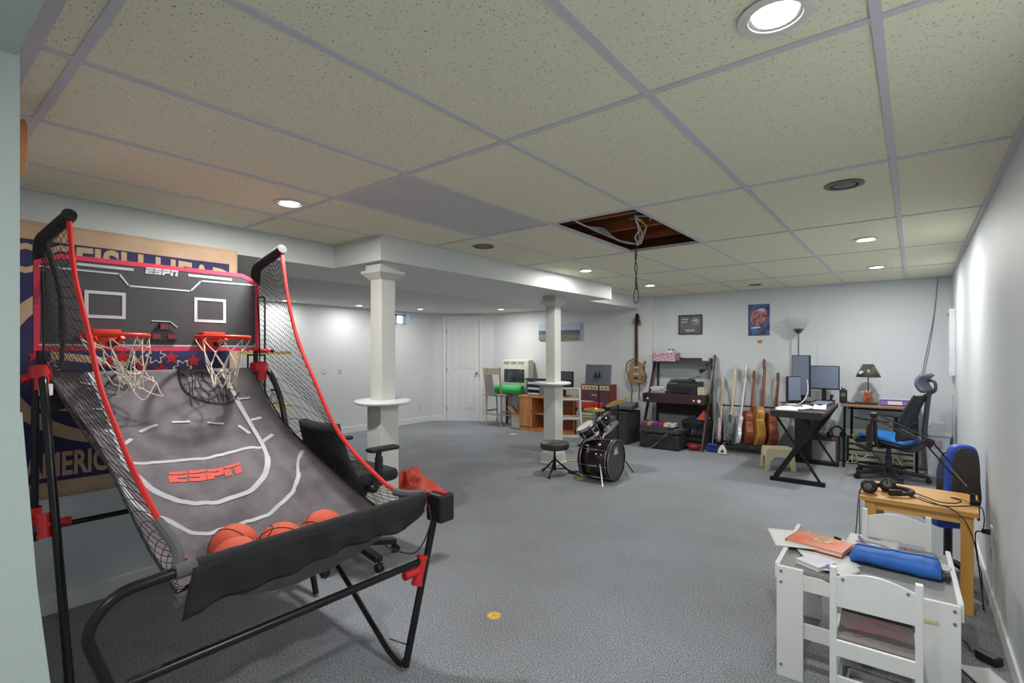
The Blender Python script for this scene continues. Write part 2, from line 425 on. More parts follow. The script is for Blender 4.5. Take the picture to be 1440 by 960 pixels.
# front U frame: left foot - bend - front bar - right corner - right foot
b = GB(); b.tube(bez([(-1.695, .53, .02), (-1.70, .335, .62), (-1.70, .40, .70), (-1.70, .55, .71), (-1.70, 1.565, .716), (-1.70, 1.575, .62), (-1.692, 1.40, .02)], .13, 8), .016, 12); b.build('front_frame', tubem, None, True)
b = GB(); b.tube([(-1.70, .43, .44), (-1.70, 1.497, .437)], .015, 12); b.build('front_rail', tubem, None, True)
for y, yy in ((1.40, 1.46),):
    b = GB(); b.tube(bez([(-1.692, y, .05), (-1.72, y, .014), (-1.80, y, .04), (-2.80, yy, .62)], .05, 5), .013, 12); b.build('folding_leg', tubem, None, True)
b = GB(); b.tube([(-1.70, 1.42, .10), (-1.80, 1.40, .10)], .003, 6); b.build('leg_clip', steel, None, True)
for y, yf, yo in ((.455, .475, .455), (1.42, 1.52, 1.485)):
    b = GB(); b.tube(bez([(-3.07, y, 1.255), (-3.0, (y+yo)/2, 1.245), (-2.93, yo, 1.10), (-2.60, yf, .012)], .12, 7), .016, 12); b.build('rear_leg', tubem, None, True)
b = GB(); b.tube([(-3.06, .44, 1.24), (-3.05, .435, .52)], .014, 12); b.build('rear_post', tubem, None, True)
b = GB(); b.tube([(-2.81, .455, .63), (-2.81, 1.46, .63)], .012, 12); b.build('crossbar', tubem, None, True)
def tee(p, ax, side, n='corner_joint', L=.05, r=.022):
    q = GB(); p = Vector(p); ax = Vector(ax); side = Vector(side)
    q.tube([p-ax*L, p+ax*L], r, 14); q.tube([p, p+side*.085], r*.85, 14); q.tube([p-ax*L, p-ax*(L-.014)], r*1.12, 14); q.tube([p+ax*(L-.014), p+ax*L], r*1.12, 14)
    q.ball(p+side*.06+Vector((.018, 0, 0)), .006, 6)
    return q.build(n, red, None, True)
up = Vector((.28, 0, -1)).normalized()
tee((-2.81, .43, .64), up, (0, 1, 0)); tee((-2.81, 1.475, .64), up, (0, -1, 0))
tee((-3.05, .436, .62), (0, 0, 1), (1, 0, 0)); tee((-1.70, 1.485, .40), (0, .3, 1), (0, -1, 0), L=.06)
for y, s in ((.455, -1), (1.42, 1)):
    q = GB(); q.box((-3.06, y, 1.265), (.10, .075, .06), None, .015); q.tube([(-3.02, y, 1.30), (-3.02, y, 1.19)], .026, 14)
    q.tube([(-3.08, y, 1.25), (-3.08, y+s*.06, 1.235)], .018, 12); q.build('corner_joint', red, None, True)
    q = GB(); q.tube([(-3.0, y-s*.01, 1.215), (-3.0, y-s*.01, 1.165)], .024, 12); q.build('tape_wrap', whitep, None, True) if s < 0 else None
q = GB(); q.tube([(-3.05, .41, .56), (-3.0, .47, .60)], .016, 10); q.build('brace_clamp', steel, None, True)
q = GB(); q.tube([(-3.07, 1.42, 1.362), (-3.07, 1.475, 1.362)], .013, 10); q.tube([(-3.07, 1.475, 1.362), (-3.07, 1.50, 1.362)], .006, 8)
q.build('locking_pin', red, None, True); q = GB(); q.ball((-3.07, 1.505, 1.362), .011, 8); q.build('pin_knob', black, None, True)
# upper arms with padded sleeves
for y, yt in ((.462, .512), (1.42, 1.438)):
    q = GB(); q.tube(bez([(-3.10, y, 1.22), (-3.10, y, 1.87), (-2.83, yt, 1.945)], .06, 5), .014, 10); q.build('upright_arm', tubem, None, True)
    q = GB(); q.tube(bez([(-3.10, y, 1.76), (-3.10, y, 1.86), (-2.84, yt, 1.935), (-2.815, yt, 1.943)], .05, 5), .027, 10); q.build('arm_sleeve', darkfab, None, True)

# backboard
bx = -3.085
bp = [(.435, 1.362), (1.425, 1.362), (1.425, 1.755), (1.385, 1.79), (1.33, 1.812), (.525, 1.808), (.435, 1.765)]
fm = frame_M((bx, 0, 0), (0, 1, 0), (0, 0, 1))
boardm = mat('board_grey', (66, 66, 70), .5, var=.03); pinkred = mat('board_edge_red', (222, 58, 88), .5); liner = mat('board_line_grey', (196, 201, 206), .5)
bo = GB(); bo.prism(bp, .012, fm); bo = bo.build('backboard', boardm)
def offset_poly(P, d):
    out = []; n = len(P)
    for i in range(n):
        a, b_, c = Vector(P[i-1]), Vector(P[i]), Vector(P[(i+1) % n])
        e1 = (b_-a).normalized(); e2 = (c-b_).normalized(); n1 = Vector((-e1.y, e1.x)); n2 = Vector((-e2.y, e2.x))
        m = (n1+n2).normalized(); out.append(tuple(b_ + m*(d/max(.3, m.dot(n1)))))
    return out
ip = offset_poly(bp, .022); n = len(bp)
q = GB()
for i in range(n): q.prism([bp[i], bp[(i+1) % n], ip[(i+1) % n], ip[i]], .014, fm)
q.build('board_edging', pinkred, bo)
def stroke(P, w):
    """flat stroke polygons in 2D along polyline P"""
    out = []
    for a, b_ in zip(P[:-1], P[1:]):
        a, b_ = Vector(a), Vector(b_); d = (b_-a).normalized(); nn = Vector((-d.y, d.x))*w/2; e = d*w*.35
        out.append([tuple(a-e-nn), tuple(b_+e-nn), tuple(b_+e+nn), tuple(a-e+nn)])
    return out
q = GB()
f2 = frame_M((bx+.012, 0, 0), (0, 1, 0), (0, 0, 1))
for P_, w_ in (([(.455, 1.742), (.746, 1.741), (.785, 1.686), (1.06, 1.686), (1.112, 1.746), (1.405, 1.752)], .008), ([(.589, 1.769), (.80, 1.769)], .013), ([(1.053, 1.771), (1.267, 1.771)], .013), ([(.455, 1.389), (1.405, 1.389)], .008)):
    for s_ in stroke(P_, w_): q.prism(s_, .0022, f2)
for (a0, a1, z0, z1) in ((.612, .772, 1.519, 1.650), (1.078, 1.24, 1.520, 1.654)):
    for s_ in ([(a0, z0), (a1, z0), (a1, z0+.015), (a0, z0+.015)], [(a0, z1-.015), (a1, z1-.015), (a1, z1), (a0, z1)], [(a0, z0+.015), (a0+.015, z0+.015), (a0+.015, z1-.015), (a0, z1-.015)], [(a1-.015, z0+.015), (a1, z0+.015), (a1, z1-.015), (a1-.015, z1-.015)]): q.prism(s_, .0022, f2)
for y in (.465, 1.398):
    for z in (1.40, 1.725): q.prism([(y+.004*cos(t*PI/4), z+.004*sin(t*PI/4)) for t in range(8)], .003, f2)
q.build('board_lines', liner, bo)
# the four block letters, each split by a slit: polygons in a unit cell 0..1 x 0..1 (slanted later)
def block_logo():
    P = []
    def R(o, x0, y0, x1, y1): P.append([(o+x0, y0), (o+x1, y0), (o+x1, y1), (o+x0, y1)])
    R(0, 0, .72, .95, 1); R(0, 0, 0, .38, .64); R(0, .38, .38, .95, .64); R(0, .38, 0, .95, .26)                       # E
    o = 1.05; R(o, 0, .72, .95, 1); R(o, 0, .38, .62, .64); R(o, .62, 0, .95, .64); R(o, 0, 0, .62, .26)              # S
    o = 2.10; R(o, 0, .72, .95, 1); R(o, 0, 0, .33, .64); R(o, .33, .30, .95, .64); R(o, .70, .64, .95, .72)                                        # P
    o = 3.15; R(o, 0, .72, .95, 1); R(o, 0, 0, .33, .64); R(o, .62, 0, .95, .64)                                          # N
    return [[(x/4.1 + (y-.5)*.03, y) for x, y in p] for p in P]
q = GB()
for p in block_logo(): q.prism([(.855+x*.145, 1.757+y*.032) for x, y in p], .0022, f2)
q.build('board_lettering', liner, bo)
# score display between the hoops
q = GB(); q.prism([(.872, 1.412), (.992, 1.412), (.985, 1.452), (.958, 1.478), (.956, 1.508), (.915, 1.508), (.913, 1.478), (.878, 1.452)], .012, f2); sd = q.build('score_display', blackp, bo)
for y, z in ((.899, 1.437), (.968, 1.437), (.934, 1.487)):
    q = GB(); q.box((bx+.026, y, z), (.004, .036, .026)); q.build('display_window', mat('dark_red_lens', (120, 44, 58), .3), sd)
q = GB(); 
for s_ in stroke([(.882, 1.516), (.965, 1.516), (.995, 1.488)], .005): q.prism(s_, .003, f2)
q.build('display_trim', liner, sd)
# rims, brackets and string nets
rimm = mat('rim_red', (240, 66, 44), .4); netm = mat('net_string', (226, 216, 200), .85)
rr = .128
def hoop(cy, tangled):
    cx = bx+.012+.03+rr
    q = GB(); q.tube([(cx+rr*cos(t*PI/18), cy+rr*sin(t*PI/18), 1.436) for t in range(36)], .0085, 10, closed=True)
    q.box((bx+.045, cy-.01, 1.455), (.075, .11, .018), None, .004); q.box((bx+.02, cy-.01, 1.415), (.02, .11, .09), None, .005)
    q.bar((bx+.03, cy-.03, 1.39), (cx-rr*.7, cy-.06, 1.43), .018, .02); q.bar((bx+.03, cy+.03, 1.39), (cx-rr*.7, cy+.05, 1.43), .018, .02)
    for k in range(8):
        a = 2*PI*(k+.5)/8; q.ball((cx+rr*cos(a), cy+rr*sin(a), 1.424), .007, 6)
    r_ = q.build('rim', rimm, None, True)
    q = GB(); q.box((bx+.05, cy+.02, 1.40), (.05, .03, .022), None, .004); q.build('score_sensor', blackp, r_)
    q = GB(); rnd = random.Random(3 if tangled else 5)
    rows = [(0, rr), (.072, .098), (.14, .078), (.20, .066), (.262, .05)]
    def node(k, i):
        dz, r0 = rows[i]; a = 2*PI*((k+.5*(i % 2)) % 8 + .5)/8
        j = (.012 if not tangled else .045)*(i > 0)*(.5+.25*i)
        ox = .018*i if tangled else 0.0
        kk = random.Random(k % 8*31+i*7+(99 if tangled else 0))
        return (cx+r0*cos(a)+kk.uniform(-j, j)*.6, cy+r0*sin(a)+kk.uniform(-j, j)+ox, 1.424-dz*(1+ (kk.uniform(-.35, .12) if tangled else kk.uniform(-.06, .06))*(i > 0)))
    for k in range(8):
        for d in (0, -1):
            pts = []
            for i in range(len(rows)):
                pts.append(node(k + (d if i % 2 else 0), i))
            pts2 = []
            for a, c in zip(pts[:-1], pts[1:]):
                for s_ in range(4):
                    t = s_/4; sag = sin(PI*t)*(.012 if tangled else .004); pts2.append((a[0]+(c[0]-a[0])*t, a[1]+(c[1]-a[1])*t, a[2]+(c[2]-a[2])*t-sag))
            pts2.append(pts[-1]); q.tube(smoothpts(pts2, 2), .0026, 5)
    if tangled:
        for k in range(5):
            a, c = node(k*2, 1), node(k*2+3, 2+k % 2)
            m_ = ((a[0]+c[0])/2, (a[1]+c[1])/2+.02, min(a[2], c[2])-.07)
            q.tube(smoothpts([a, m_, c], 8), .0026, 5)
        e = node(3, 3); q.tube(smoothpts([e, (e[0], e[1]+.03, e[2]-.09), (e[0]+.01, e[1]+.05, e[2]-.06), node(5, 3)], 6), .0028, 5)
    q.build('net', netm, r_, True)
hoop(.693, True); hoop(1.163, False)

# fabric ramp
PROF = [(-3.09, 1.262), (-2.96, 1.09), (-2.76, .945), (-2.53, .835), (-2.26, .715), (-2.03, .632), (-1.86, .585), (-1.76, .64), (-1.70, .715)]
YLf = [.47, .55, .60, .60, .60, .60, .60, .60, .60]; YRf = [1.42, 1.42, 1.43, 1.44, 1.45, 1.46, 1.48, 1.49, 1.50]
SAG = [0, .02, .05, .07, .115, .15, .115, .035, 0]
def ramp(a, b_, off=0.0):
    t = min(max(b_, 0), .99999)*(len(PROF)-1); i = min(int(t), len(PROF)-2); f_ = t-i
    def cr(q):
        p0 = q[max(i-1, 0)]; p1 = q[i]; p2 = q[i+1]; p3 = q[min(i+2, len(q)-1)]
        return .5*((2*p1)+(p2-p0)*f_+(2*p0-5*p1+4*p2-p3)*f_*f_+(3*p1-p0-3*p2+p3)*f_**3)
    x = cr([p[0] for p in PROF]); z = cr([p[1] for p in PROF]); yl = cr(YLf); yr = cr(YRf); sg = cr(SAG)
    y = yl+(yr-yl)*a
    s_ = sg*max(0, sin(PI*a))**.8
    w_ = sin(PI*min(1, b_*1.05))*(.012*mnoise.noise((a*5, b_*3, 1)) + .008*mnoise.noise((a*16, b_*6, 4)))
    w_ += .011*max(0, (a-.72)/.28)*sin(a*62+b_*3)*sin(PI*b_) + .006*max(0, .2-a)/.2*sin(b_*40)
    return Vector((x, y, z-s_+w_)) + Vector((.45, 0, .9))*off
fabm = mat('ramp_fabric', (122, 116, 121), .9, col2=(94, 89, 94), scale=7, bump=.15, bscale=350)
courtm = mat('court_line_grey', (196, 198, 203), .85)
LINES = {
'keyL': [(0.202, 0, 5.1), (0.147, 0.106, 0.0), (0.09, 0.256, 0.1)],
'arc': [(0.791, 0, 0.8), (0.809, 0.108, 0.0), (0.811, 0.212, 0.0), (0.798, 0.293, 0.0), (0.767, 0.347, 0.0), (0.699, 0.393, 0.0), (0.593, 0.421, 0.0), (0.481, 0.428, 0.0), (0.388, 0.433, 0.1), (0.26, 0.432, 0.0), (0.188, 0.416, 0.0), (0.131, 0.388, 0.0)],
'tl1': [(0.106, 0.045, 0.0), (0.163, 0.053, 0.0)],
'tl2': [(0.09, 0.114, 0.0), (0.132, 0.119, 0.0)],
'tl3': [(0.071, 0.19, 0.0), (0.099, 0.193, 0.0)],
'tr1': [(0.82, 0.119, 0.0), (0.895, 0.114, 0.0)],
'tr2': [(0.824, 0.2, 0.0), (0.893, 0.195, 0.0)],
'tr3': [(0.805, 0.284, 0.0), (0.889, 0.267, 0.1)],
'ft': [(0.099, 0.303, 0.0), (0.251, 0.301, 0.0), (0.421, 0.299, 0.0), (0.621, 0.292, 0.0), (0.785, 0.303, 0.0)],
'd1': [(0.107, 0.238, 0.0), (0.166, 0.216, 0.0)],
'd2': [(0.223, 0.194, 0.0), (0.326, 0.174, 0.0)],
'd3': [(0.404, 0.17, 0.0), (0.497, 0.171, 0.0)],
'd4': [(0.584, 0.181, 0.0), (0.664, 0.195, 0.0)],
'd5': [(0.736, 0.208, 0.0), (0.773, 0.24, 0.0)],
'three': [(0.019, 0.367, 0.1), (0.031, 0.42, 0.0), (0.069, 0.456, 0.0), (0.128, 0.47, 0.0), (0.184, 0.498, 0.0), (0.258, 0.509, 0.0), (0.332, 0.504, 0.0), (0.475, 0.492, 0.0), (0.608, 0.486, 0.0), (0.745, 0.464, 0.0), (0.838, 0.433, 0.0), (0.899, 0.395, 0.0), (0.969, 0.366, 0.0)],
'espn': [(0.245, 0.341, 0.0), (0.607, 0.337, 0.0), (0.591, 0.371, 0.0), (0.231, 0.377, 0.0)],
'out': [(0.024, 0, 6.8), (0.635, 0, 2.8), (0.97, 0.016, 0.0)],
}
def ribbon(q, ab, w, k=8, widths=None):
    """painted stripe following the ramp"""
    P = smoothpts([(a, b_, 0) for a, b_ in ab], k)
    L_, R_ = [], []
    for i, p in enumerate(P):
        p0 = ramp(P[max(i-1, 0)][0], P[max(i-1, 0)][1]); p1 = ramp(P[min(i+1, len(P)-1)][0], P[min(i+1, len(P)-1)][1])
        t = (p1-p0).normalized(); nn = Vector((.45, 0, .9)).normalized(); sd_ = t.cross(nn).normalized()*w/2
        c = ramp(p[0], p[1], .0035); L_.append(c+sd_); R_.append(c-sd_)
    for i in range(len(P)-1): q.poly([L_[i], L_[i+1], R_[i+1], R_[i]])
q = GB(); q.grid(lambda u, v: ramp(v, u), 64, 60); ra = q.build('ramp_fabric', fabm, None, True, solid=.003)
for k_, ab in LINES.items():
    ab = [(p[0], p[1]) for p in ab]
    if k_ in ('espn', 'out'): continue
    if k_ == 'keyL': ab = [(.175, .01), ab[1], ab[2], (.085, .33), (.131, .388)]
    if k_ == 'arc': ab = [(.79, .01)] + ab[1:]
    q = GB(); ribbon(q, ab, .026 if k_ in ('arc', 'keyL') else .02, 6); q.build('court_line', courtm, ra)
E4 = LINES['espn']; q = GB()
def bil(x, y):
    tl, tr, br, bl = [Vector((p[0], p[1])) for p in E4]
    return (bl*(1-x)+br*x)*(1-y) + (tl*(1-x)+tr*x)*y
for p in block_logo():
    x0, x1 = min(c[0] for c in p), max(c[0] for c in p); y0, y1 = min(c[1] for c in p), max(c[1] for c in p)
    for i in range(4):
        xs = [x0+(x1-x0)*i/4, x0+(x1-x0)*(i+1)/4]
        q.poly([ramp(*bil(xs[0], y0), .004), ramp(*bil(xs[1], y0), .004), ramp(*bil(xs[1], y1), .004), ramp(*bil(xs[0], y1), .004)])
q.build('ramp_lettering', mat('faded_red_print', (226, 96, 84), .8), ra)
# sleeve round the front bar and the hanging front flap
q = GB(); P_ = [(-1.70, .585+.925*i/30, .713+.002*i/30) for i in range(31)]; q.tube(P_, [.0215+.0025*mnoise.noise((i*.9, 0, 0)) for i in range(31)], 14); q.build('bar_sleeve', darkfab, None, True)
flapm = mat('flap_fabric', (44, 44, 45), .95, col2=(34, 34, 35), scale=5, bump=.2, bscale=300)
def flap(u, v):
    y = .585+.925*u; hgt = .125 if u < .9 else .125-(u-.9)*.65
    if u < .06: hgt += .03*(1-u/.06)
    x = -1.678 - .03*v + .012*sin(u*40)*v*v + .01*mnoise.noise((u*8, v*2, 3))
    return Vector((x, y-.02*v*(u < .02), .715-hgt*v*(1+.12*sin(u*PI*2.1+.3))))
q = GB(); q.grid(flap, 60, 10); q.build('front_flap', flapm, None, True, solid=.003)
q = GB(); q.tube([(-1.738, .560, .605), (-1.742, .60, .607), (-1.745, .63, .610)], .019, 14, cap=False); q.build('flap_hem_tube', fabm, None, True, solid=.003)
q = GB(); q.poly([(-3.11, .46, 1.27), (-3.11, .62, 1.265), (-3.02, .66, 1.13), (-3.05, .46, 1.08)]); q.build('rear_flap', darkfab, None, False, solid=.004)
q = GB(); q.tube(smoothpts([(-1.70, .55, .712), (-1.74, .565, .76), (-1.84, .545, .83)], 5), .016, 8); q.tube([(-1.70, .545, .71), (-1.70, .60, .713)], .023, 12); q.build('corner_strap', mat('grey_strap', (98, 100, 103), .8), None, True)
q = GB(); q.tube(smoothpts([(-1.83, 1.45, .728), (-1.76, 1.47, .725), (-1.70, 1.52, .728)], 5), .018, 8); q.build('corner_strap', mat('grey_strap', (98, 100, 103), .8), None, True)
# side nets with red hems
hemL = [(-2.83, .512, 1.93), (-2.747, .515, 1.683), (-2.542, .52, 1.426), (-2.389, .52, 1.236), (-2.206, .525, 1.093), (-2.03, .53, .965), (-1.87, .55, .84), (-1.79, .57, .76), (-1.73, .58, .725)]
hemR = [(-2.825, 1.438, 1.93), (-2.736, 1.43, 1.652), (-2.637, 1.43, 1.432), (-2.478, 1.43, 1.224), (-2.31, 1.435, 1.013), (-2.156, 1.44, .888), (-1.985, 1.45, .792), (-1.853, 1.46, .735), (-1.73, 1.49, .725)]
redhem = mat('red_hem_ribbon', (228, 52, 52), .8)
strandm = mat('side_net_cord', (30, 30, 32), .8)
def curve_at(P, t):
    x = max(0, min(1, t))*(len(P)-1); i = min(int(x), len(P)-2); return P[i].lerp(P[i+1], x-i)
for side, hem in ((0, hemL), (1, hemR)):
    y0 = .465 if side == 0 else 1.42
    inner = smoothpts([(-2.93, y0+.03*(1-side), 1.915), (-3.08, y0, 1.80), (-3.07, y0, 1.55), (-3.06, y0, 1.30)], 6)[:-1] + [ramp(side, .03+.09*i) for i in range(10)]
    hemc = smoothpts(hem, 6); NT = 38; sh = .13
    out = -1 if side == 0 else 1
    def npt(t, s_):
        p = curve_at(inner, t).lerp(curve_at(hemc, t), s_); p.y += out*.02*sin(PI*s_); p.z -= .015*sin(PI*s_); return p
    q = GB()
    for sgn in (1, -1):
        for k in range(-6, NT+6):
            t0 = k/NT; pts = []
            for j in range(11):
                s_ = j/10; t = t0 + sgn*sh*(s_-.5)
                if 0 <= t <= 1: pts.append(npt(t, s_))
            if len(pts) > 2: q.tube(pts, .0014, 4, cap=False)
    nt_ = q.build('side_net', strandm, None)
    q = GB(); K = len(hemc)
    q.tube(hemc, [.009+.004*abs(mnoise.noise((i*.35, side*5, 0))) for i in range(K)], 8); q.build('net_hem', redhem, nt_, True)
    q = GB(); q.tube([p+Vector((.012, 0, 0)) for p in inner[4:]], .004, 6); q.build('net_edge_cord', strandm, nt_, True)
    if side == 0:
        q = GB(); q.tube(smoothpts([(-3.05, .475, 1.84), (-2.98, .51, 1.62), (-2.99, .52, 1.45), (-3.02, .52, 1.28)], 6), [.006]+[.012]*8+[.016]*5+[.009]*5, 8); q.build('gathered_net', darkfab, nt_, True)
# loose black netting lying on the ramp
q = GB(); rnd = random.Random(4)
base = smoothpts([(.56, .01, 0), (.55, .08, 0), (.64, .12, 0), (.76, .13, 0), (.84, .10, 0)], 8)
q.tube([ramp(p[0], p[1], .008) for p in base], .003, 5)
for k in range(9):
    a0 = .57+.03*k; q.tube([ramp(a0+.02*sin(k+j*.8), .02+.105*j/6, .007) for j in range(7)], .0016, 4)
for k in range(4): q.tube([ramp(.56+.28*j/8, .03+.025*k+.008*sin(j*1.7+k), .007) for j in range(9)], .0016, 4)
for k in range(4): q.tube([ramp(.22+.05*k/3+.03*sin(j*.9+k), .02+.05*j/6, .008) for j in range(7)], .002, 4)
q.build('loose_netting', strandm, None)
# electronic control box on the right front corner
q = GB(); q.box((-1.665, 1.575, .665), (.10, .085, .125), None, .012); cb = q.build('control_box', blackp)
for i in range(4):
    q = GB(); q.box((-1.70+.022*i, 1.575, .731), (.014, .028, .008), None, .002); q.build('control_button', red, cb)
q = GB(); q.tube(smoothpts([(-1.69, 1.53, .68), (-1.66, 1.51, .60), (-1.67, 1.44, .50), (-1.69, 1.33, .54), (-1.70, 1.29, .575)], 8), .003, 6); q.build('power_lead', cable, cb, True)

# ------------------------------------------------------------------ the balls in the ramp's trough
ballm = mat('basketball_rubber', (230, 98, 68), .6, bump=.35, bscale=420, var=.03); seam = mat('ball_seam', (40, 26, 24), .6)
BR = .0865
def basketball(loc, rx, ry, rz, label):
    m = MB(); m.ball((0, 0, 0), BR, 16)
    t = m.build('basketball', ballm, None, True); t.location = loc; t.rotation_euler = (rx, ry, rz)
    tag(t, label, 'ball', 'basketballs in the arcade game')
    m = MB(); R_ = BR+.0004
    for k in range(3):
        pts = []
        for i in range(48):
            a = 2*PI*i/48
            if k == 0: p = (cos(a), sin(a), 0)
            elif k == 1: p = (cos(a), 0, sin(a))
            else:
                p = Vector((cos(a)*.78, sin(a)*.62+0, .55*cos(2*a))).normalized()
            pts.append(Vector(p)*R_)
        m.tube(pts, .0017, 6, closed=True)
    m.build('seams', seam, t, True); return t
basketball((-2.05, .857, .606), .4, .3, .6, 'largest-looking red basketball at the back of the trough, leftmost')
basketball((-1.87, .793, .616), 1.0, -.3, .2, 'red basketball at the front left, half hidden by the front bar')
b3 = basketball((-1.925, .980, .607), .5, .6, 1.2, 'red basketball with a white print, second from the right')
basketball((-1.925, 1.155, .612), .9, .2, 2.0, 'rightmost red basketball in the trough')
m = MB(); pv = Vector((.75, .1, .62)).normalized(); m.box(pv*BR, (.012, .03, .004)); pm = m.build('ball_print', mat('white_print', (230, 230, 228), .6), b3)
pm.rotation_euler = b3.rotation_euler.to_matrix().inverted().to_euler()

# ------------------------------------------------------------------ banner on the wall behind
tan = mat('banner_tan', (196, 168, 140), .85, col2=(182, 152, 124), scale=6); navy = mat('banner_navy', (52, 50, 92), .85, col2=(44, 42, 80), scale=6)
bred = mat('banner_red', (176, 34, 46), .85); bcream = mat('banner_cream', (206, 190, 170), .85)
XBn = XL+.008
def cloth(y, z, d=0.0): return Vector((XBn + .004 + .004*sin(y*9)+.003*sin(z*7+y*3) + d, y, z))
def cl_poly(q, pts, d): q.poly([cloth(p[0], p[1], d) for p in pts])
q = MB(); q.grid(lambda u, v: cloth(YN+.01+(1.478-YN-.01)*u, .60+.03*0+1.418*v), 40, 40); ban = q.build('wall_banner', tan, None, True, solid=.002)
tag(ban, 'tan and navy cloth banner with lettering and red stars, behind the arcade game', 'banner')
q = MB(); q.grid(lambda u, v: cloth(YN+.03+(1.428-YN-.03)*u, .685+1.24*v, .0025), 40, 40); pass
def cloth_text(s, y, z, size, off, sx, d=.004, arch=0.0, name='banner_lettering', m=tan):
    vs, fs = text_bm(s, size, Matrix(), 0.0, off, 'CENTER', sx)
    q = MB(); w_ = max(abs(v.x) for v in vs)
    q._add([cloth(y+v.x, z+v.y*(1+.0)-arch*(v.x/w_)**2, d) for v in vs], fs); q.build(name, m, ban)
cloth_text('DOGFISH HEAD', .86, 1.835, .20, .006, .82, arch=.035)
cloth_text('AMERICA', .66, .765, .17, .005, .56)
q.cur = 1
for (a0, a1, r0, r1) in ((PI*.08, PI*.92, .40, .46), (PI*1.08, PI*1.92, .40, .46)):
    P_ = [(.86+r*cos(a)*1.15, 1.31+r*sin(a)) for r, rg in ((r0, 0), (r1, 1)) for a in ([a0+(a1-a0)*i/24 for i in range(25)] if rg == 0 else [a1-(a1-a0)*i/24 for i in range(25)])]
    for i in range(24): cl_poly(q, [P_[i], P_[i+1], P_[48-i], P_[49-i]], .0036)
for yc, zc, w_ in ((.72, 1.33, .08), (.62, 1.08, .06), (1.16, 1.12, .07)):
    cl_poly(q, [(yc-w_*2, zc+.03), (yc+w_*2, zc-.02), (yc+w_*2, zc-.06), (yc-w_*2, zc-.01)], .0037)
q.cur = 2
def star(yc, zc, r, d=.0045):
    P_ = [(yc+(r if i % 2 == 0 else r*.42)*sin(i*PI/5), zc+(r if i % 2 == 0 else r*.42)*cos(i*PI/5)) for i in range(10)]
    for i in range(10): cl_poly(q, [(yc, zc), P_[i], P_[(i+1) % 10]], d)
for yc, zc, r in ((.50, 1.335, .035), (.52, 1.20, .03), (.66, 1.03, .035), (.69, 1.09, .04), (.73, 1.01, .035), (.72, .93, .035), (.60, 1.07, .035), (.86, 1.33, .05), (1.10, 1.32, .045), (.95, 1.28, .05), (1.22, 1.30, .045), (.80, 1.30, .04), (1.05, 1.25, .05)): star(yc, zc, r)
q.cur = 3
for yc, zc in ((1.02, 1.335), (.90, 1.27), (1.16, 1.26), (.55, 1.27)):
    P_ = [(yc+(.042+.012*cos(6*t*PI/18))*cos(t*PI/18), zc+(.042+.012*cos(6*t*PI/18))*sin(t*PI/18)) for t in range(36)]
    for i in range(36):
        a_, c_ = P_[i], P_[(i+1) % 36]; e = .8
        cl_poly(q, [a_, c_, (yc+(c_[0]-yc)*e, zc+(c_[1]-zc)*e), (yc+(a_[0]-yc)*e, zc+(a_[1]-zc)*e)], .0042)
q.build('crest_print', [navy, tan, bred, bcream], ban)
# ------------------------------------------------------------------ columns with round ledge tables
colm = mat('column_paint', (212, 212, 206), .5, var=.02)
def column(x, y, label):
    t = thing('column', label, 'column', (x, y, 0), 0, 'square columns with round ledges')
    m = MB(); m.span((-.066, -.066, .98), (.066, .066, SOF-.10), .003); m.build('upper_shaft', colm, t)
    m = MB(); m.span((-.084, -.084, .14), (.084, .084, .965), .003); m.build('lower_shaft', colm, t)
    m = MB()
    for (z0, z1, w0, w1) in ((SOF-.12, SOF-.105, .07, .085), (SOF-.105, SOF-.075, .085, .115), (SOF-.075, SOF-.055, .118, .118), (SOF-.055, SOF-.001, .093, .093)):
        vs = [(sx*w_, sy*w_, z) for z, w_ in ((z0, w0), (z1, w1)) for sx, sy in ((-1, -1), (1, -1), (1, 1), (-1, 1))]
        m._add(vs, [(0, 3, 2, 1), (4, 5, 6, 7), (0, 1, 5, 4), (1, 2, 6, 5), (2, 3, 7, 6), (3, 0, 4, 7)])
    m.build('capital', colm, t)
    m = MB(); m.span((-.107, -.107, .022), (.107, .107, .13), .004); m.span((-.10, -.10, .13), (.10, .10, .145), .005); m.span((-.122, -.122, 0), (.122, .122, .024), .006); m.build('plinth', colm, t)
    m = MB(); m.lathe([(.02, .955), (.195, .955), (.212, .962), (.216, .972), (.212, .982), (.195, .988), (.02, .988)], 40); m.build('round_ledge', trimw, t, True)
    return t
column(-3.205, 2.43, 'white square column with a round ledge, the near one beside the black chair')
column(-3.44, 5.13, 'white square column with a round ledge, the far one behind the drum stool')

# ------------------------------------------------------------------ black office chair behind the game
def star_base(t, r, col, z=.07, n=5, a0=0.0, hub=.03):
    for k in range(n):
        a = a0+2*PI*k/n; e = Vector((r*cos(a), r*sin(a), 0))
        m = MB(); m.bar((0, 0, z+.045), (e.x, e.y, z+.005), .055, .036, (0, 0, 1), .006); lg = m.build('base_spoke', col, t)
        m = MB()
        for s_ in (-1, 1):
            p = Vector((-sin(a), cos(a), 0))*.012*s_ + e; d = Vector((-sin(a), cos(a), 0))*.008
            m.tube([p+Vector((0, 0, .027))-d, p+Vector((0, 0, .027))+d], .026, 14)
        m.tube([e+Vector((0, 0, .04)), e+Vector((0, 0, z+.01))], .008, 8); m.build('caster', blackp, lg, True)
    m = MB(); m.tube([(0, 0, z+.01), (0, 0, z+.09)], hub, 16); m.build('base_hub', col, t, True)
oc = thing('office_chair', 'plain black office chair with tall black backrest, half behind the side net of the game', 'chair', (-2.85, 1.94, 0), -.04)
star_base(oc, .27, blackp)
m = MB(); m.tube([(0, 0, .15), (0, 0, .50)], .022, 14); m.tube([(0, 0, .15), (0, 0, .33)], .03, 14); m.box((0, 0, .505), (.2, .24, .04), None, .01); m.build('gas_post', blackm, oc, True)
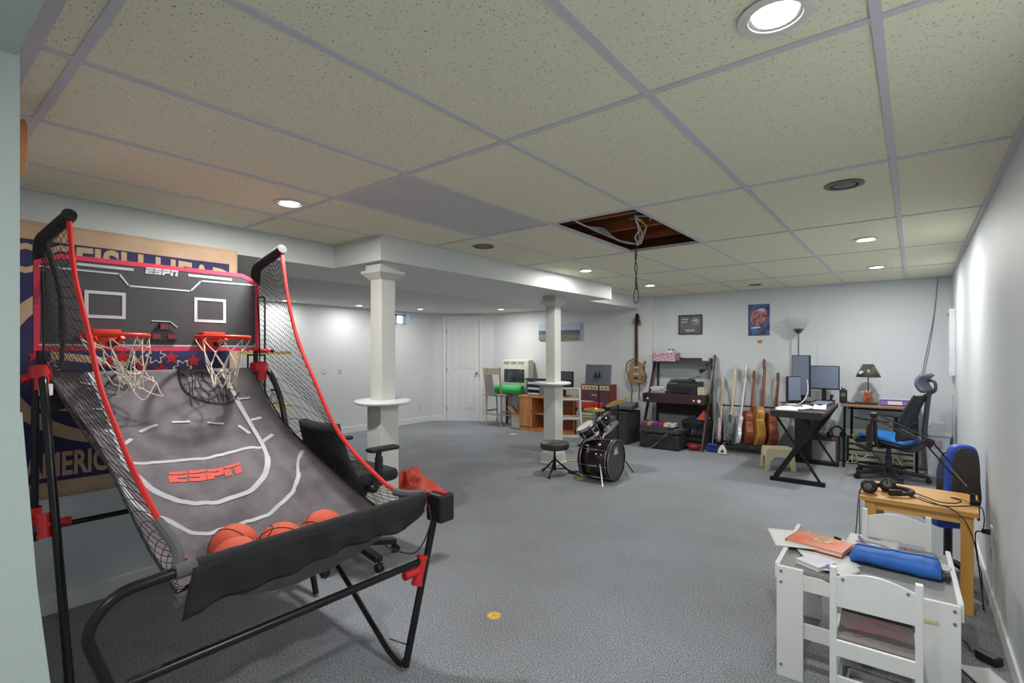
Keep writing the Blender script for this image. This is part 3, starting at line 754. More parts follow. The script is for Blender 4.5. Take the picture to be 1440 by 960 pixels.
m = MB(); m.box((0, .0, .565), (.45, .38, .085), None, .035); m.build('seat', darkfab, oc, True)
def backfn(u, v):
    x = (.225-.015*v)*(2*u-1); z = .475+.45*v; y = -.11 - .18*v - .025*sin(PI*v) + .04*(2*u-1)**2
    return Vector((x, y, z))
m = MB(); m.grid(backfn, 12, 12); m.build('backrest', mat('black_chair_fabric', (30, 30, 32), .9, bump=.3, bscale=260), oc, True, solid=.05)
m = MB(); m.bar((0, -.16, .50), (0, -.24, .62), .07, .02); m.build('back_bracket', blackm, oc)
for s_ in (-1, 1):
    m = MB(); m.tube(bez([(s_*.16, -.02, .50), (s_*.265, -.02, .50), (s_*.265, -.0, .74)], .04), .018, 10); m.box((s_*.265, 0, .62), (.022, .05, .18), None, .006); a_ = m.build('arm_post', blackm, oc, True)
    m = MB(); m.box((s_*.265, .03, .755), (.075, .21, .028), None, .013); m.build('arm_pad', blackp, a_, True)

# white box and red cloth beyond the chair
def heap(u, v):
    a = 2*PI*u; r = v
    n1 = mnoise.noise((cos(a)*1.6, sin(a)*1.6, v*2.0)); n2 = mnoise.noise((cos(a)*4, sin(a)*4, v*5+3))
    rad = (.36*cos(a)**2+.22*sin(a)**2)*r*(1+.25*n1)
    z = .30*(1-r**2.2)*(1+.5*n1)+.05*n2*(1-r*.6)
    z *= .75+.45*cos(a-.4)*r
    return Vector((rad*cos(a), rad*sin(a), max(.004, z)))
b = MB(); b.grid(heap, 48, 20); t = b.build('red_cloth', mat('coral_red_cloth', (244, 114, 98), .85, col2=(220, 86, 74), scale=5, bump=.2, bscale=40), None, True)
t.location = (-3.62, 2.98, 0); t.rotation_euler = (0, 0, .67); tag(t, 'crumpled coral red cloth heaped on the carpet behind the black chair and near column', 'cloth')

# shelf rack in the recess, seen through the right net
sr = thing('shelf_rack', 'black wire rack with pale wood shelves standing in the recess behind the banner wall', 'shelf', (-4.25, 1.86, 0))
plank = wood('pale_shelf_wood', (214, 184, 110), (190, 156, 84), .5, 4, 1)
for z in (.45, .90, 1.335, 1.70):
    m = MB(); m.span((-.16, -.32, z), (.16, .31 if z < 1.6 else .0, z+.022), .003); m.build('shelf_board', plank, sr)
for y in (-.30, .09):
    m = MB(); m.tube(bez([(-.15, y, .0), (-.15, y, 1.80), (.15, y, 1.80), (.15, y, 0)], .05), .008, 8)
    for z in (.44, .89, 1.327): m.tube([(-.15, y, z), (.15, y, z)], .006, 6)
    m.build('wire_end', black, sr, True)
m = MB(); m.lathe([(.03, .922), (.04, .93), (.042, .99), (.03, 1.01), (.032, 1.03), (.001, 1.032)], 16, (.10, .20, 0)); t = MB(); 
jar = bpy.data.objects.new('x', None); bpy.data.objects.remove(jar)
jo = m.build('glass_jar', mat('clear_glass', (230, 235, 235), .05, trans=.9), None, True); jo.location = (-4.25, 1.86, 0); tag(jo, 'small clear jar standing on the wood shelf behind the right net', 'jar')
m = MB(); m.lathe([(.033, 1.03), (.034, 1.05), (.001, 1.052)], 16, (.10, .20, 0)); m.build('jar_lid', steel, jo, True)

# wall plates in the recess
def wall_plate(name, loc, rz, label, kind):
    t = thing(name, label, kind, loc, rz)     # local -y faces the room
    m = MB(); m.box((0, -.003, 0), (.072, .006, .116), None, .002); m.build('cover_plate', whitep, t)
    m = MB()
    if kind == 'switch': m.box((0, -.008, 0), (.012, .008, .026), None, .002)
    elif kind == 'thermostat': m.lathe([(.02, 0), (.018, .012), (1e-4, .014)], 16, (0, -.005, 0), rot(rx=PI/2))
    else:
        for z in (-.022, .022): m.box((0, -.0065, z), (.034, .003, .028), None, .002)
    m.build({'switch': 'toggle', 'thermostat': 'sensor_dial', 'outlet': 'socket_face'}[kind], mat('plate_ivory', (196, 196, 190), .4), t)
wall_plate('light_switch', (XRL, 4.436, 1.061), PI/2, 'white light switch plate on the recess wall, left of the near column', 'switch')
wall_plate('wall_thermostat', (XRL, 4.729, 1.052), PI/2, 'white plate with a grey dial on the recess wall beside the light switch', 'thermostat')
wall_plate('wall_outlet', (XRL, 6.435, .30), PI/2, 'white wall outlet low on the recess wall near the door', 'outlet')
wall_plate('wall_outlet', (XR, 3.76, .355), -PI/2, 'white wall outlet low on the right wall with a black plug in it', 'outlet')
wall_plate('light_switch', (XR, 7.30, .95), -PI/2, 'white plate low on the right wall near the far corner', 'switch')

# ------------------------------------------------------------------ far left group: bar chair, mat, heater, box, cabinet
greyw = wood('weathered_grey_wood', (188, 180, 164), (164, 156, 140), .6, 4, 2)
bc = thing('bar_chair', 'tall weathered grey wooden chair with a splat back, by the door', 'chair', (-5.965, 6.97, 0), -.10)
for s_ in (-1, 1):
    m = MB(); m.tube([(s_*.19, -.02, 0), (s_*.195, 0, .55), (s_*.20, -.06, 1.05)], [.02, .024, .02], 4); m.build('rear_leg', greyw, bc)
    m = MB(); m.tube([(s_*.19, .27, 0), (s_*.185, .25, .55)], [.018, .022], 4); m.build('front_leg', greyw, bc)
    m = MB(); m.bar((s_*.19, 0, .27), (s_*.187, .26, .27), .02, .03); m.build('stretcher', greyw, bc)
m = MB(); m.box((0, .125, .565), (.44, .34, .04), None, .012); m.build('seat', wood('grey_seat', (176, 166, 150), (150, 140, 126), .6, 4, 0), bc)
m = MB(); m.prism([(-.215, .94), (.215, .94), (.225, 1.06), (0, 1.05), (-.225, 1.06)], .025, frame_M((0, -.045, 0), (1, 0, 0), (0, 0, 1))); m.build('top_rail', greyw, bc)
m = MB(); m.prism([(-.10, .59), (.10, .59), (.075, .95), (-.075, .95)], .014, frame_M((0, -.02, 0), (1, 0, 0), (0, -.10, 1))); m.build('back_splat', mat('splat_grey', (160, 156, 152), .7), bc)
m = MB(); m.bar((-.19, 0, .21), (.19, 0, .21), .02, .03); m.build('stretcher', greyw, bc)
m = MB(); m.bar((-.19, .26, .18), (.19, .26, .18), .02, .03); m.build('stretcher', greyw, bc)

m = MB(); m.tube([(-.30, 0, 0), (.27, 0, 0)], .085, 24, cap=False); 
sp = [( .27, (.082-.0022*i*.55)*cos(i*.42), (.082-.0022*i*.55)*sin(i*.42)) for i in range(60)]
matm = mat('green_foam', (72, 206, 116), .8, var=.04)
def roll(u, v):
    a = u*2*PI*4; r = .03+.052*u
    return Vector((-.30+.57*v, r*cos(a), r*sin(a)))
m = MB(); m.grid(roll, 130, 2); t = m.build('yoga_mat', matm, None, True, solid=.009); t.location = (-5.72, 7.12, .672); t.rotation_euler = (0, 0, .12)
tag(t, 'rolled bright green exercise mat lying on the seat of the tall grey chair', 'mat')

tb = thing('side_table', 'narrow dark table against the back wall carrying the white heater', 'table', (-5.72, 7.36, 0))
m = MB(); m.box((0, 0, .615), (.72, .20, .02), None, .003); m.build('table_top', blackm, tb)
for sx in (-1, 1):
    for sy in (-1, 1):
        m = MB(); m.box((sx*.33, sy*.08, .3025), (.025, .025, .605)); m.build('leg', blackm, tb)
ht = thing('electric_heater', 'white cabinet heater with a dark glass front on the table by the door', 'heater', (-5.725, 7.36, .626))
m = MB(); m.box((0, 0, .29), (.63, .18, .58), None, .03); m.build('housing', mat('heater_ivory', (218, 216, 200), .45, var=.02), ht, True)
m = MB(); m.box((-.01, -.092, .285), (.47, .006, .24), None, .002); m.build('glass_front', mat('smoked_glass', (84, 92, 100), .15, col2=(44, 50, 56), scale=6), ht)
m = MB()
for k in range(3):
    for j in range(4): m.box((-.19+.17*k, -.091, .50+.014*j), (.14, .004, .006))
m.build('vent_grille', mat('vent_shadow', (150, 150, 140), .6), ht)
m = MB(); m.box((.10, -.093, .09), (.12, .008, .035), None, .003); m.build('control_panel', mat('panel_grey', (120, 118, 108), .5), ht)
bx_ = thing('cardboard_box', 'open white cardboard box with brown flaps on the floor left of the wooden cabinet', 'box', (-5.48, 7.10, 0))
m = MB()
for (a, c) in (((-.11, -.10, 0), (.11, -.094, .27)), ((-.11, .094, 0), (.11, .10, .27)), ((-.11, -.10, 0), (-.104, .10, .27)), ((.104, -.10, 0), (.11, .10, .27)), ((-.11, -.10, 0), (.11, .10, .006))): m.span(a, c)
m.build('box_body', mat('white_card', (214, 210, 200), .7), bx_)
flapb = mat('kraft_card', (178, 136, 96), .8)
for (p, d, u_) in (((-.0, -.10, .27), (-.02, -.09, .02), (.22, 0, 0)), ((0, .10, .27), (-.05, .06, .14), (.22, 0, 0)), ((-.11, 0, .27), (-.09, -.01, .10), (0, .20, 0))):
    p, d, u_ = Vector(p), Vector(d), Vector(u_); m = MB(); m.poly([p-u_/2, p+u_/2, p+u_/2+d, p-u_/2+d]); m.build('box_flap', flapb, bx_, False, solid=.004)

wc = thing('wooden_cabinet', 'low honey wood cabinet with open shelf behind the far column', 'cabinet', (-4.80, 7.13, 0))
cabw = wood('honey_wood', (214, 154, 92), (190, 124, 66), .45, 3, 2); cabi = wood('honey_wood_inside', (190, 124, 70), (160, 98, 50), .5, 3, 0)
m = MB(); m.span((-.55, -.19, .05), (-.53, .19, .57)); m.span((.53, -.19, .05), (.55, .19, .57)); m.span((-.28, -.18, .05), (-.262, .19, .57)); m.span((-.53, .17, .05), (.53, .19, .57)); m.span((-.53, -.19, .05), (.53, .17, .07)); m.build('carcass', cabi, wc)
m = MB(); m.span((-.57, -.21, .57), (.57, .20, .60), .004); m.build('cabinet_top', cabw, wc)
m = MB(); m.span((-.545, -.205, .075), (-.275, -.19, .565), .003); dr = m.build('door', cabw, wc)
m = MB(); m.ball((-.30, -.212, .34), .012, 8); m.build('knob', steel, dr, True)
m = MB(); m.span((-.262, -.17, .29), (.53, .17, .31)); m.build('shelf', cabw, wc)
m = MB(); m.span((-.56, -.20, 0), (.56, .19, .05)); m.build('toe_base', cabw, wc)
# things on the cabinet
pr_ = thing('document_tray', 'blue-grey plastic letter trays standing on the wooden cabinet left of the far column', 'tray', (-5.12, 7.12, .601))
gbp = mat('blue_grey_plastic', (136, 152, 172), .45)
for k in range(3):
    m = MB(); z = .01+.09*k; m.span((-.15, -.11, z), (.15, .12, z+.006)); m.span((-.15, -.11, z), (-.144, .12, z+.06)); m.span((.144, -.11, z), (.15, .12, z+.06)); m.span((-.15, .114, z), (.15, .12, z+.06)); m.build('tray', gbp, pr_)
    m = MB(); m.span((-.12, -.10, z+.007), (.12, .10, z+.03+.004*k)); m.build('paper_stack', paper, pr_)
for sx in (-.147, .147):
    m = MB(); m.span((sx-.004, -.1, 0), (sx+.004, .1, .25)); m.build('tray_upright', gbp, pr_)
kb = MB(); kb.box((0, 0, .02), (.40, .13, .03), None, .006); t = kb.build('music_keyboard', blackm); t.location = (-5.12, 7.11, .852); tag(t, 'dark flat keyboard laid across the top of the letter trays', 'keyboard')
kb = MB()
for k in range(12): kb.box((-.17+.031*k, -.01, .037), (.024, .07, .004))
kb.build('keys', mat('key_grey', (110, 112, 116), .5), t)
sc_ = thing('monitor', 'small dark screen standing on the wooden cabinet right of the far column', 'monitor', (-4.62, 7.22, .601))
m = MB(); m.box((0, 0, .27), (.36, .03, .30), None, .005); m.build('bezel', blackp, sc_)
m = MB(); m.box((0, -.017, .34), (.33, .004, .13)); m.build('screen', mat('grey_screen', (86, 88, 100), .15), sc_)  # plain blue-grey upper screen area
m = MB(); m.box((0, -.017, .20), (.33, .004, .13)); m.build('lower_panel', mat('dark_red_panel', (74, 46, 44), .3), sc_)
m = MB(); m.box((0, .01, .06), (.05, .02, .12)); m.box((0, 0, .006), (.2, .14, .012), None, .004); m.build('stand', blackp, sc_)

# folding step stool beside the far column
greym = mat('pale_grey_enamel', (188, 192, 194), .4, .2, var=.02)
ss = thing('step_stool', 'pale grey folding step ladder standing just right of the far column', 'step ladder', (-3.72, 5.92, 0), .62)
for s_ in (-1, 1):
    m = MB(); m.tube([(s_*.17, -.26, .015), (s_*.15, .0, .81)], .016, 10); m.build('front_rail', greym, ss, True)
    m = MB(); m.tube([(s_*.16, .30, .015), (s_*.14, .03, .78)], .013, 10); m.build('rear_rail', greym, ss, True)
    for y in (-.262, .302):
        m = MB(); m.box((s_*.166, y, .014), (.04, .04, .028), None, .006); m.build('rubber_foot', blackm, ss)
for z, y in ((.22, -.19), (.45, -.115), (.70, -.03)):
    m = MB(); m.box((0, y, z), (.29, .12, .025), None, .006); m.build('tread', greym, ss)
m = MB(); m.tube([(-.155, .25, .16), (.155, .25, .16)], .008, 8); m.tube([(-.15, .15, .45), (.15, .15, .45)], .008, 8); m.build('brace', greym, ss, True)
m = MB(); m.tube(bez([(-.15, 0, .80), (-.145, .01, .845), (.145, .01, .845), (.15, 0, .80)], .04), .016, 10); m.build('top_handle', greym, ss, True)

# ------------------------------------------------------------------ drum kit
dkm = mat('black_drum_shell', (34, 28, 28), .12, col2=(24, 20, 20), var=.2, scale=2); skin = mat('drum_head_white', (224, 222, 216), .45); dskin = mat('drum_head_dark', (60, 58, 60), .35)
def drum(t, c, axis, r, L, front, back, lugs=6, hoopm=chrome, name='drum_shell'):
    axis = Vector(axis).normalized(); c = Vector(c)
    q = axis.to_track_quat('Z', 'Y').to_matrix().to_4x4()
    m = MB(); m.lathe([(r, -L/2+.008), (r, L/2-.008)], 36, c, q, False); sh = m.build(name, dkm, t, True, solid=.006)
    for s_, hm in ((-1, back), (1, front)):
        m = MB(); m.lathe([(1e-4, s_*(L/2-.004)), (r*.55, s_*(L/2-.004)), (r*.995, s_*(L/2-.001))], 36, c, q); m.build('drum_head', hm, sh, True)
        m = MB(); m.lathe([(r*1.0, s_*(L/2-.02)), (r*1.05, s_*(L/2-.02)), (r*1.05, s_*(L/2+.008)), (r*.99, s_*(L/2+.008)), (r*1.0, s_*(L/2-.02))], 36, c, q); m.build('drum_hoop', hoopm, sh, True)
    for k in range(lugs):
        m = MB(); a = 2*PI*k/lugs+.2; d = q @ Vector((cos(a), sin(a), 0))
        m.tube([c+d*(r*1.045)-axis*(L/2+.002), c+d*(r*1.045)+axis*(L/2+.002)], .003, 6); m.bar(c+d*(r+.008)-axis*L*.14, c+d*(r+.008)+axis*L*.14, .016, .014); m.build('tension_lug', chrome, sh, True)
    if L > .3:
        for s_ in (-1, 1):
            m = MB(); pts = []
            U = q @ Vector((1, 0, 0)); W_ = q @ Vector((0, 1, 0))
            m.tube([c+axis*(s_*(L/2-.022))+(U*cos(2*PI*i/40)+W_*sin(2*PI*i/40))*r*1.03 for i in range(40)], .005, 8, closed=True); m.tube([c+axis*(s_*(L/2+.008))+(U*cos(2*PI*i/40)+W_*sin(2*PI*i/40))*r*1.02 for i in range(40)], .0035, 8, closed=True); m.build('hoop_edge', chrome, sh, True)
    return sh
dk = thing('drum_kit', 'small black drum kit with two tilted toms, on the carpet by the far column', 'drum kit', (0, 0, 0))
ax = Vector((.998, .02, 0)).normalized(); bd = Vector((-2.60, 4.80, .225))
drum(dk, bd, ax, .205, .33, dskin, skin, 8, blackp, 'bass_drum')
m = MB(); 
for s_ in (-1, 1): m.tube([bd+ax*.085+Vector((0, 0, -.02))+Vector((-ax.y, ax.x, 0))*s_*.20, bd+ax*.16+Vector((0, 0, -.221))+Vector((-ax.y, ax.x, 0))*s_*.29], .008, 8)
m.build('drum_spurs', chrome, dk, True)
m = MB(); side = Vector((-ax.y, ax.x, 0)); fc = bd+ax*.1645
fmx = frame_M(fc+Vector((0, 0, .105)), side, (0, 0, 1))
m.prism([(-.05, -.045), (.05, -.045), (.035, -.01), (.03, .035), (.012, 0), (0, .045), (-.012, 0), (-.03, .035), (-.035, -.01)], .001, fmx); m.build('head_emblem', mat('emblem_grey', (182, 186, 190), .5), dk)
t1 = Vector((-2.72, 4.72, .515)); t2 = Vector((-2.62, 4.93, .575))
drum(dk, t1, (-.38, -.42, .82), .098, .125, skin, dskin, 6, chrome, 'tom_drum')
drum(dk, t2, (-.72, -.05, .70), .108, .14, skin, skin, 6, chrome, 'tom_drum')
for tt, e in ((t1, (-.05, 0, 0)), (t2, (.02, .03, 0))):
    m = MB(); m.tube([bd+Vector((0, 0, .19)), bd+Vector(e)+Vector((0, 0, .255)), tt+Vector((.02, .02, -.06))], .009, 8); m.build('tom_holder', chrome, dk, True)
def cymbal(loc, r, tilt, label, zc, basem):
    t = thing('cymbal_stand', label, 'cymbal', loc)
    m = MB(); m.tube([(0, 0, .16), (0, 0, zc)], .009, 10); m.build('pole', basem, t, True)
    for k in range(3):
        a = 2*PI*k/3+.4; m = MB(); m.tube([(0, 0, .26), (.17*cos(a), .17*sin(a), .012)], .007, 8); m.tube([(0, 0, .12), (.095*cos(a), .095*sin(a), .12)], .005, 6); m.build('leg', basem, t, True)
    m = MB(); m.lathe([(.008, .018), (.03, .014), (.04, .006), (r*.6, .0), (r, -.008), (r*.6, -.002), (.04, .003), (.006, .012)], 36, (0, 0, zc), rot(tilt[0], tilt[1], 0)); m.build('cymbal', mat('brass_cymbal', (206, 180, 96), .3, .9), t, True)
    return t
cymbal((-2.86, 5.10, 0), .125, (.05, .05), 'gold cymbal on a thin stand, left of the black boom stand behind the drum kit', .70, chrome)
cymbal((-2.60, 5.17, 0), .15, (.25, -.30), 'brass cymbal tilted edge-on atop a black stand behind the drum kit', .80, black)
th = thing('drum_stool', 'round black padded drum stool on a folding tripod', 'stool', (-3.10, 4.65, 0), .3)
m = MB(); m.lathe([(1e-4, .285), (.14, .285), (.155, .295), (.16, .32), (.157, .35), (.14, .362), (1e-4, .366)], 36); m.build('seat', mat('black_vinyl', (62, 60, 62), .45), th, True)
m = MB(); m.tube([(0, 0, .05), (0, 0, .285)], .012, 12); m.tube([(0, 0, .05), (0, 0, .2)], .016, 12); m.build('post', black, th, True)
for k in range(3):
    a = 2*PI*k/3+2.6; d = Vector((cos(a), sin(a), 0))
    m = MB(); m.tube([(0, 0, .175), d*.19+Vector((0, 0, .012))], .010, 8); m.tube([(0, 0, .065), d*.135+Vector((0, 0, .062))], .007, 8); lg = m.build('leg', black, th, True)
    m = MB(); m.tube([d*.165+Vector((0, 0, .035)), d*.205+Vector((0, 0, .0))+Vector((0, 0, .012))], .015, 8); m.build('rubber_foot', blackm, lg, True)
pdl = thing('bass_pedal', 'black and silver foot pedal on the carpet behind the bass drum', 'pedal', (-2.86, 4.80, 0), -.2)
m = MB(); m.bar((-.16, 0, .012), (.04, 0, .05), .07, .012); m.build('foot_plate', blackm, pdl)
m = MB(); m.span((-.17, -.045, 0), (.05, .045, .008)); m.build('base_plate', chrome, pdl)
m = MB(); m.tube([(.035, -.05, 0), (.035, -.05, .13), (.035, .05, .13), (.035, .05, 0)], .008, 8); m.tube([(.035, 0, .13), (.02, 0, .22)], .005, 6); m.ball((.02, 0, .23), .022, 8); m.build('beater', chrome, pdl, True)
m = MB(); m.tube([(-.19, 0, .008), (.10, 0, .007), (.18, 0, .006)], [.0075, .007, .003], 8); m.ball((.185, 0, .007), .006, 8); t = m.build('drumstick', wood('hickory', (214, 196, 150), (196, 174, 124), .5, 4, 0), None, True)
t.location = (-3.22, 5.40, 0); t.rotation_euler = (0, 0, .5); tag(t, 'pale wooden drumstick lying on the carpet beyond the drum stool', 'drumstick')
for loc, r_, lab, mm in (((-2.79, 4.665, 0), .045, 'yellow paper disc on the carpet in front of the bass pedal', mat('yellow_card', (226, 190, 84), .7)), ((-5.15, 6.51, 0), .06, 'cream paper disc on the carpet left of the far column', mat('cream_card', (216, 204, 170), .7))):
    m = MB(); m.lathe([(1e-4, .003), (r_*.9, .003), (r_, .0015), (r_, 0)], 20); t = m.build('paper_disc', mm); t.location = loc; tag(t, lab, 'paper disc')
fs = thing('floor_sticker', 'round yellow sticker with a three-arm mark, in the middle of the empty carpet', 'sticker', (-1.69, 1.975, 0))
m = MB(); m.lathe([(.024, .004), (.033, .005), (.036, .002), (.036, 0)], 24); m.build('sticker_rim', mat('yellow_vinyl', (232, 186, 78), .5), fs)
m = MB(); m.lathe([(1e-4, .003), (.026, .003)], 24); m.build('sticker_face', mat('ochre_vinyl', (176, 126, 66), .5), fs)
m = MB()
for a in (.4, 2.5, 4.6): m.bar((0, 0, .0045), (.03*cos(a), .03*sin(a), .0045), .011, .003)
m.build('sticker_mark', mat('yellow_vinyl', (232, 186, 78), .5), fs)

# ------------------------------------------------------------------ amplifiers, music stand, hanging guitar
def amp(name, loc, rz, sz, grille, body, panel, label, cat='amplifier', panel_h=.07, top_panel=True, knobs=7):
    t = thing(name, label, cat, loc, rz); w_, d_, h_ = sz
    m = MB(); m.box((0, 0, h_/2), (w_, d_, h_), None, .012); m.build('cabinet', body, t)
    m = MB(); gz = h_-panel_h-.03 if panel else h_-.05
    m.box((0, -d_/2-.002, gz/2+.015), (w_-.05, .008, gz-.02), None, .003); m.build('speaker_grille', grille, t)
    if panel:
        m = MB(); m.box((0, -d_/2-.003, h_-.02-panel_h/2), (w_-.05, .010, panel_h), None, .002); pn = m.build('control_panel', panel, t)
        for k in range(knobs):
            m = MB(); m.tube([(-w_*.36+w_*.72*k/(knobs-1), -d_/2-.008, h_-.02-panel_h/2), (-w_*.36+w_*.72*k/(knobs-1), -d_/2-.02, h_-.02-panel_h/2)], .010, 10); m.build('knob', blackm, pn, True)
    m = MB(); m.tube(bez([(-.09, 0, h_), (-.09, 0, h_+.03), (.09, 0, h_+.03), (.09, 0, h_)], .02), .008, 8); m.build('carry_handle', blackm, t, True)
    return t
amp('equipment_cabinet', (-3.94, 7.22, 0), 0, (.56, .26, .43), mat('dark_grille', (54, 50, 50), .9), mat('dark_brown_vinyl', (64, 50, 46), .7), None, 'dark cabinet on the floor carrying the brown amplifier', 'cabinet')
a1 = amp('guitar_amplifier', (-3.965, 7.22, .463), 0, (.53, .22, .37), mat('purple_brown_grille', (112, 78, 92), .9, bump=.4, bscale=300), mat('red_brown_vinyl', (128, 62, 44), .6), mat('cream_panel', (226, 214, 168), .5), 'red-brown guitar amplifier with a cream control strip, behind the music stand')
m = MB(); m.box((-.02, -.118, .20), (.10, .004, .022), None, .002); m.build('badge', mat('badge_silver', (196, 186, 190), .4), a1)
amp('guitar_amplifier', (-3.97, 6.93, 0), 0, (.36, .24, .43), mat('beige_grille', (150, 138, 116), .9, bump=.4, bscale=300), mat('dark_tan_vinyl', (120, 108, 88), .7), mat('cream_panel', (226, 214, 168), .5), 'beige guitar amplifier with a cream control strip, under the red case')
m = MB(); m.box((0, 0, .05), (.40, .16, .10), None, .02); t = m.build('red_case', mat('bright_red_plastic', (226, 52, 44), .4)); t.location = (-3.97, 6.92, .470); tag(t, 'bright red hard case lying on the beige amplifier', 'case')
m = MB(); m.box((.13, -.083, .05), (.025, .008, .09), None, .003); m.build('case_latch', mat('dark_red_latch', (160, 36, 34), .4), t)
m = MB(); m.box((-.06, 0, .106), (.24, .12, .012), None, .003); t2_ = m.build('booklet', mat('grey_paper', (196, 196, 200), .7)); t2_.location = (-3.97, 6.92, .471); tag(t2_, 'grey booklet lying on the red case', 'booklet')
m = MB(); m.box((-.06, -.061, .106), (.236, .004, .008)); m.build('page_edges', paper, t2_)
bcab = amp('bass_cabinet', (-3.44, 7.0, 0), 0, (.37, .46, .47), mat('charcoal_grille', (58, 60, 66), .9, bump=.4, bscale=260), mat('charcoal_carpet', (48, 48, 52), .95, bump=.4, bscale=200), None, 'large charcoal bass speaker cabinet under the mixer', 'speaker')
mx_ = thing('mixing_desk', 'dark grey audio mixer lying on the charcoal bass cabinet', 'mixer', (-3.40, 6.98, .505), .1)
m = MB(); m.prism([(-.15, 0), (.15, 0), (.15, .085), (-.12, .045), (-.15, .03)], .32, frame_M((-.16, 0, 0), (0, 1, 0), (0, 0, 1))); m.build('mixer_body', mat('mixer_grey', (72, 76, 80), .5), mx_)
for r_ in range(4):
    m = MB()
    for k in range(9): m.tube([(-.135+.034*k, -.10+.055*r_, .048+.0085*r_), (-.135+.034*k, -.10+.055*r_, .064+.0085*r_)], .008, 8)
    m.build('knob_row', mat('knob_grey', (150, 152, 156), .4), mx_, True)
ms = thing('music_stand', 'grey music stand with a flat plate and black clips, before the brown amplifier', 'music stand', (-3.70, 6.72, 0), .05)
m = MB(); m.box((0, 0, 1.01), (.42, .012, .30), rot(rx=-.12), .004); m.box((0, -.035, .862), (.42, .05, .006)); m.build('desk_plate', mat('slate_grey_plate', (104, 108, 118), .45), ms)
m = MB(); m.tube([(0, .02, .12), (0, .02, .95)], .010, 10); m.build('pole', black, ms, True)
for k in range(3):
    a = -PI/2+(k-1)*1.05; m = MB(); m.tube([(0, .02, .22), (.22*cos(a), .02+.22*sin(a), .01)], .007, 8); m.build('leg', black, ms, True)
for x in (-.03, .03):
    m = MB(); m.prism([(x-.015, .98), (x+.02, .96), (x+.022, 1.00), (x+.012, 1.06), (x-.006, 1.0)], .02, frame_M((0, -.03, 0), (1, 0, 0), (0, 0, 1))); m.build('clip', blackp, ms)

def outline(pts, k=6):
    """closed smooth outline from half profile (x>0, bottom to top) mirrored"""
    P = [Vector((x, y, 0)) for x, y in pts]; full = P + [Vector((-p.x, p.y, 0)) for p in reversed(P) if p.x > 1e-4]
    n = len(full); out = []
    for i in range(n):
        a, b_, c, d = full[i-1], full[i], full[(i+1) % n], full[(i+2) % n]
        for j in range(k):
            t = j/k; q = .5*((2*b_)+(c-a)*t+(2*a-5*b_+4*c-d)*t*t+(3*b_-a-3*c+d)*t*t*t); out.append((q.x, q.y))
    return out
AC = [(0, 0), (.13, .012), (.195, .09), (.20, .17), (.155, .26), (.115, .32), (.118, .38), (.105, .44), (.06, .485), (0, .49)]
EL = [(0, 0), (.11, .01), (.16, .07), (.16, .14), (.125, .22), (.13, .29), (.15, .36), (.11, .40), (.05, .36), (0, .355)]
LP = [(0, 0), (.10, .008), (.155, .06), (.165, .13), (.125, .21), (.115, .27), (.150, .345), (.135, .365), (.085, .31), (.05, .34), (0, .35), (-.06, .37), (-.115, .335), (-.125, .27), (-.125, .21), (-.165, .13), (-.155, .06), (-.10, .008)]
def closed_curve(P, k=5):
    P = [Vector((x, y, 0)) for x, y in P]; n = len(P); out = []
    for i in range(n):
        a, b_, c, d = P[i-1], P[i], P[(i+1) % n], P[(i+2) % n]
        for j in range(k):
            t = j/k; q = .5*((2*b_)+(c-a)*t+(2*a-5*b_+4*c-d)*t*t+(3*b_-a-3*c+d)*t*t*t); out.append((q.x, q.y))
    return out
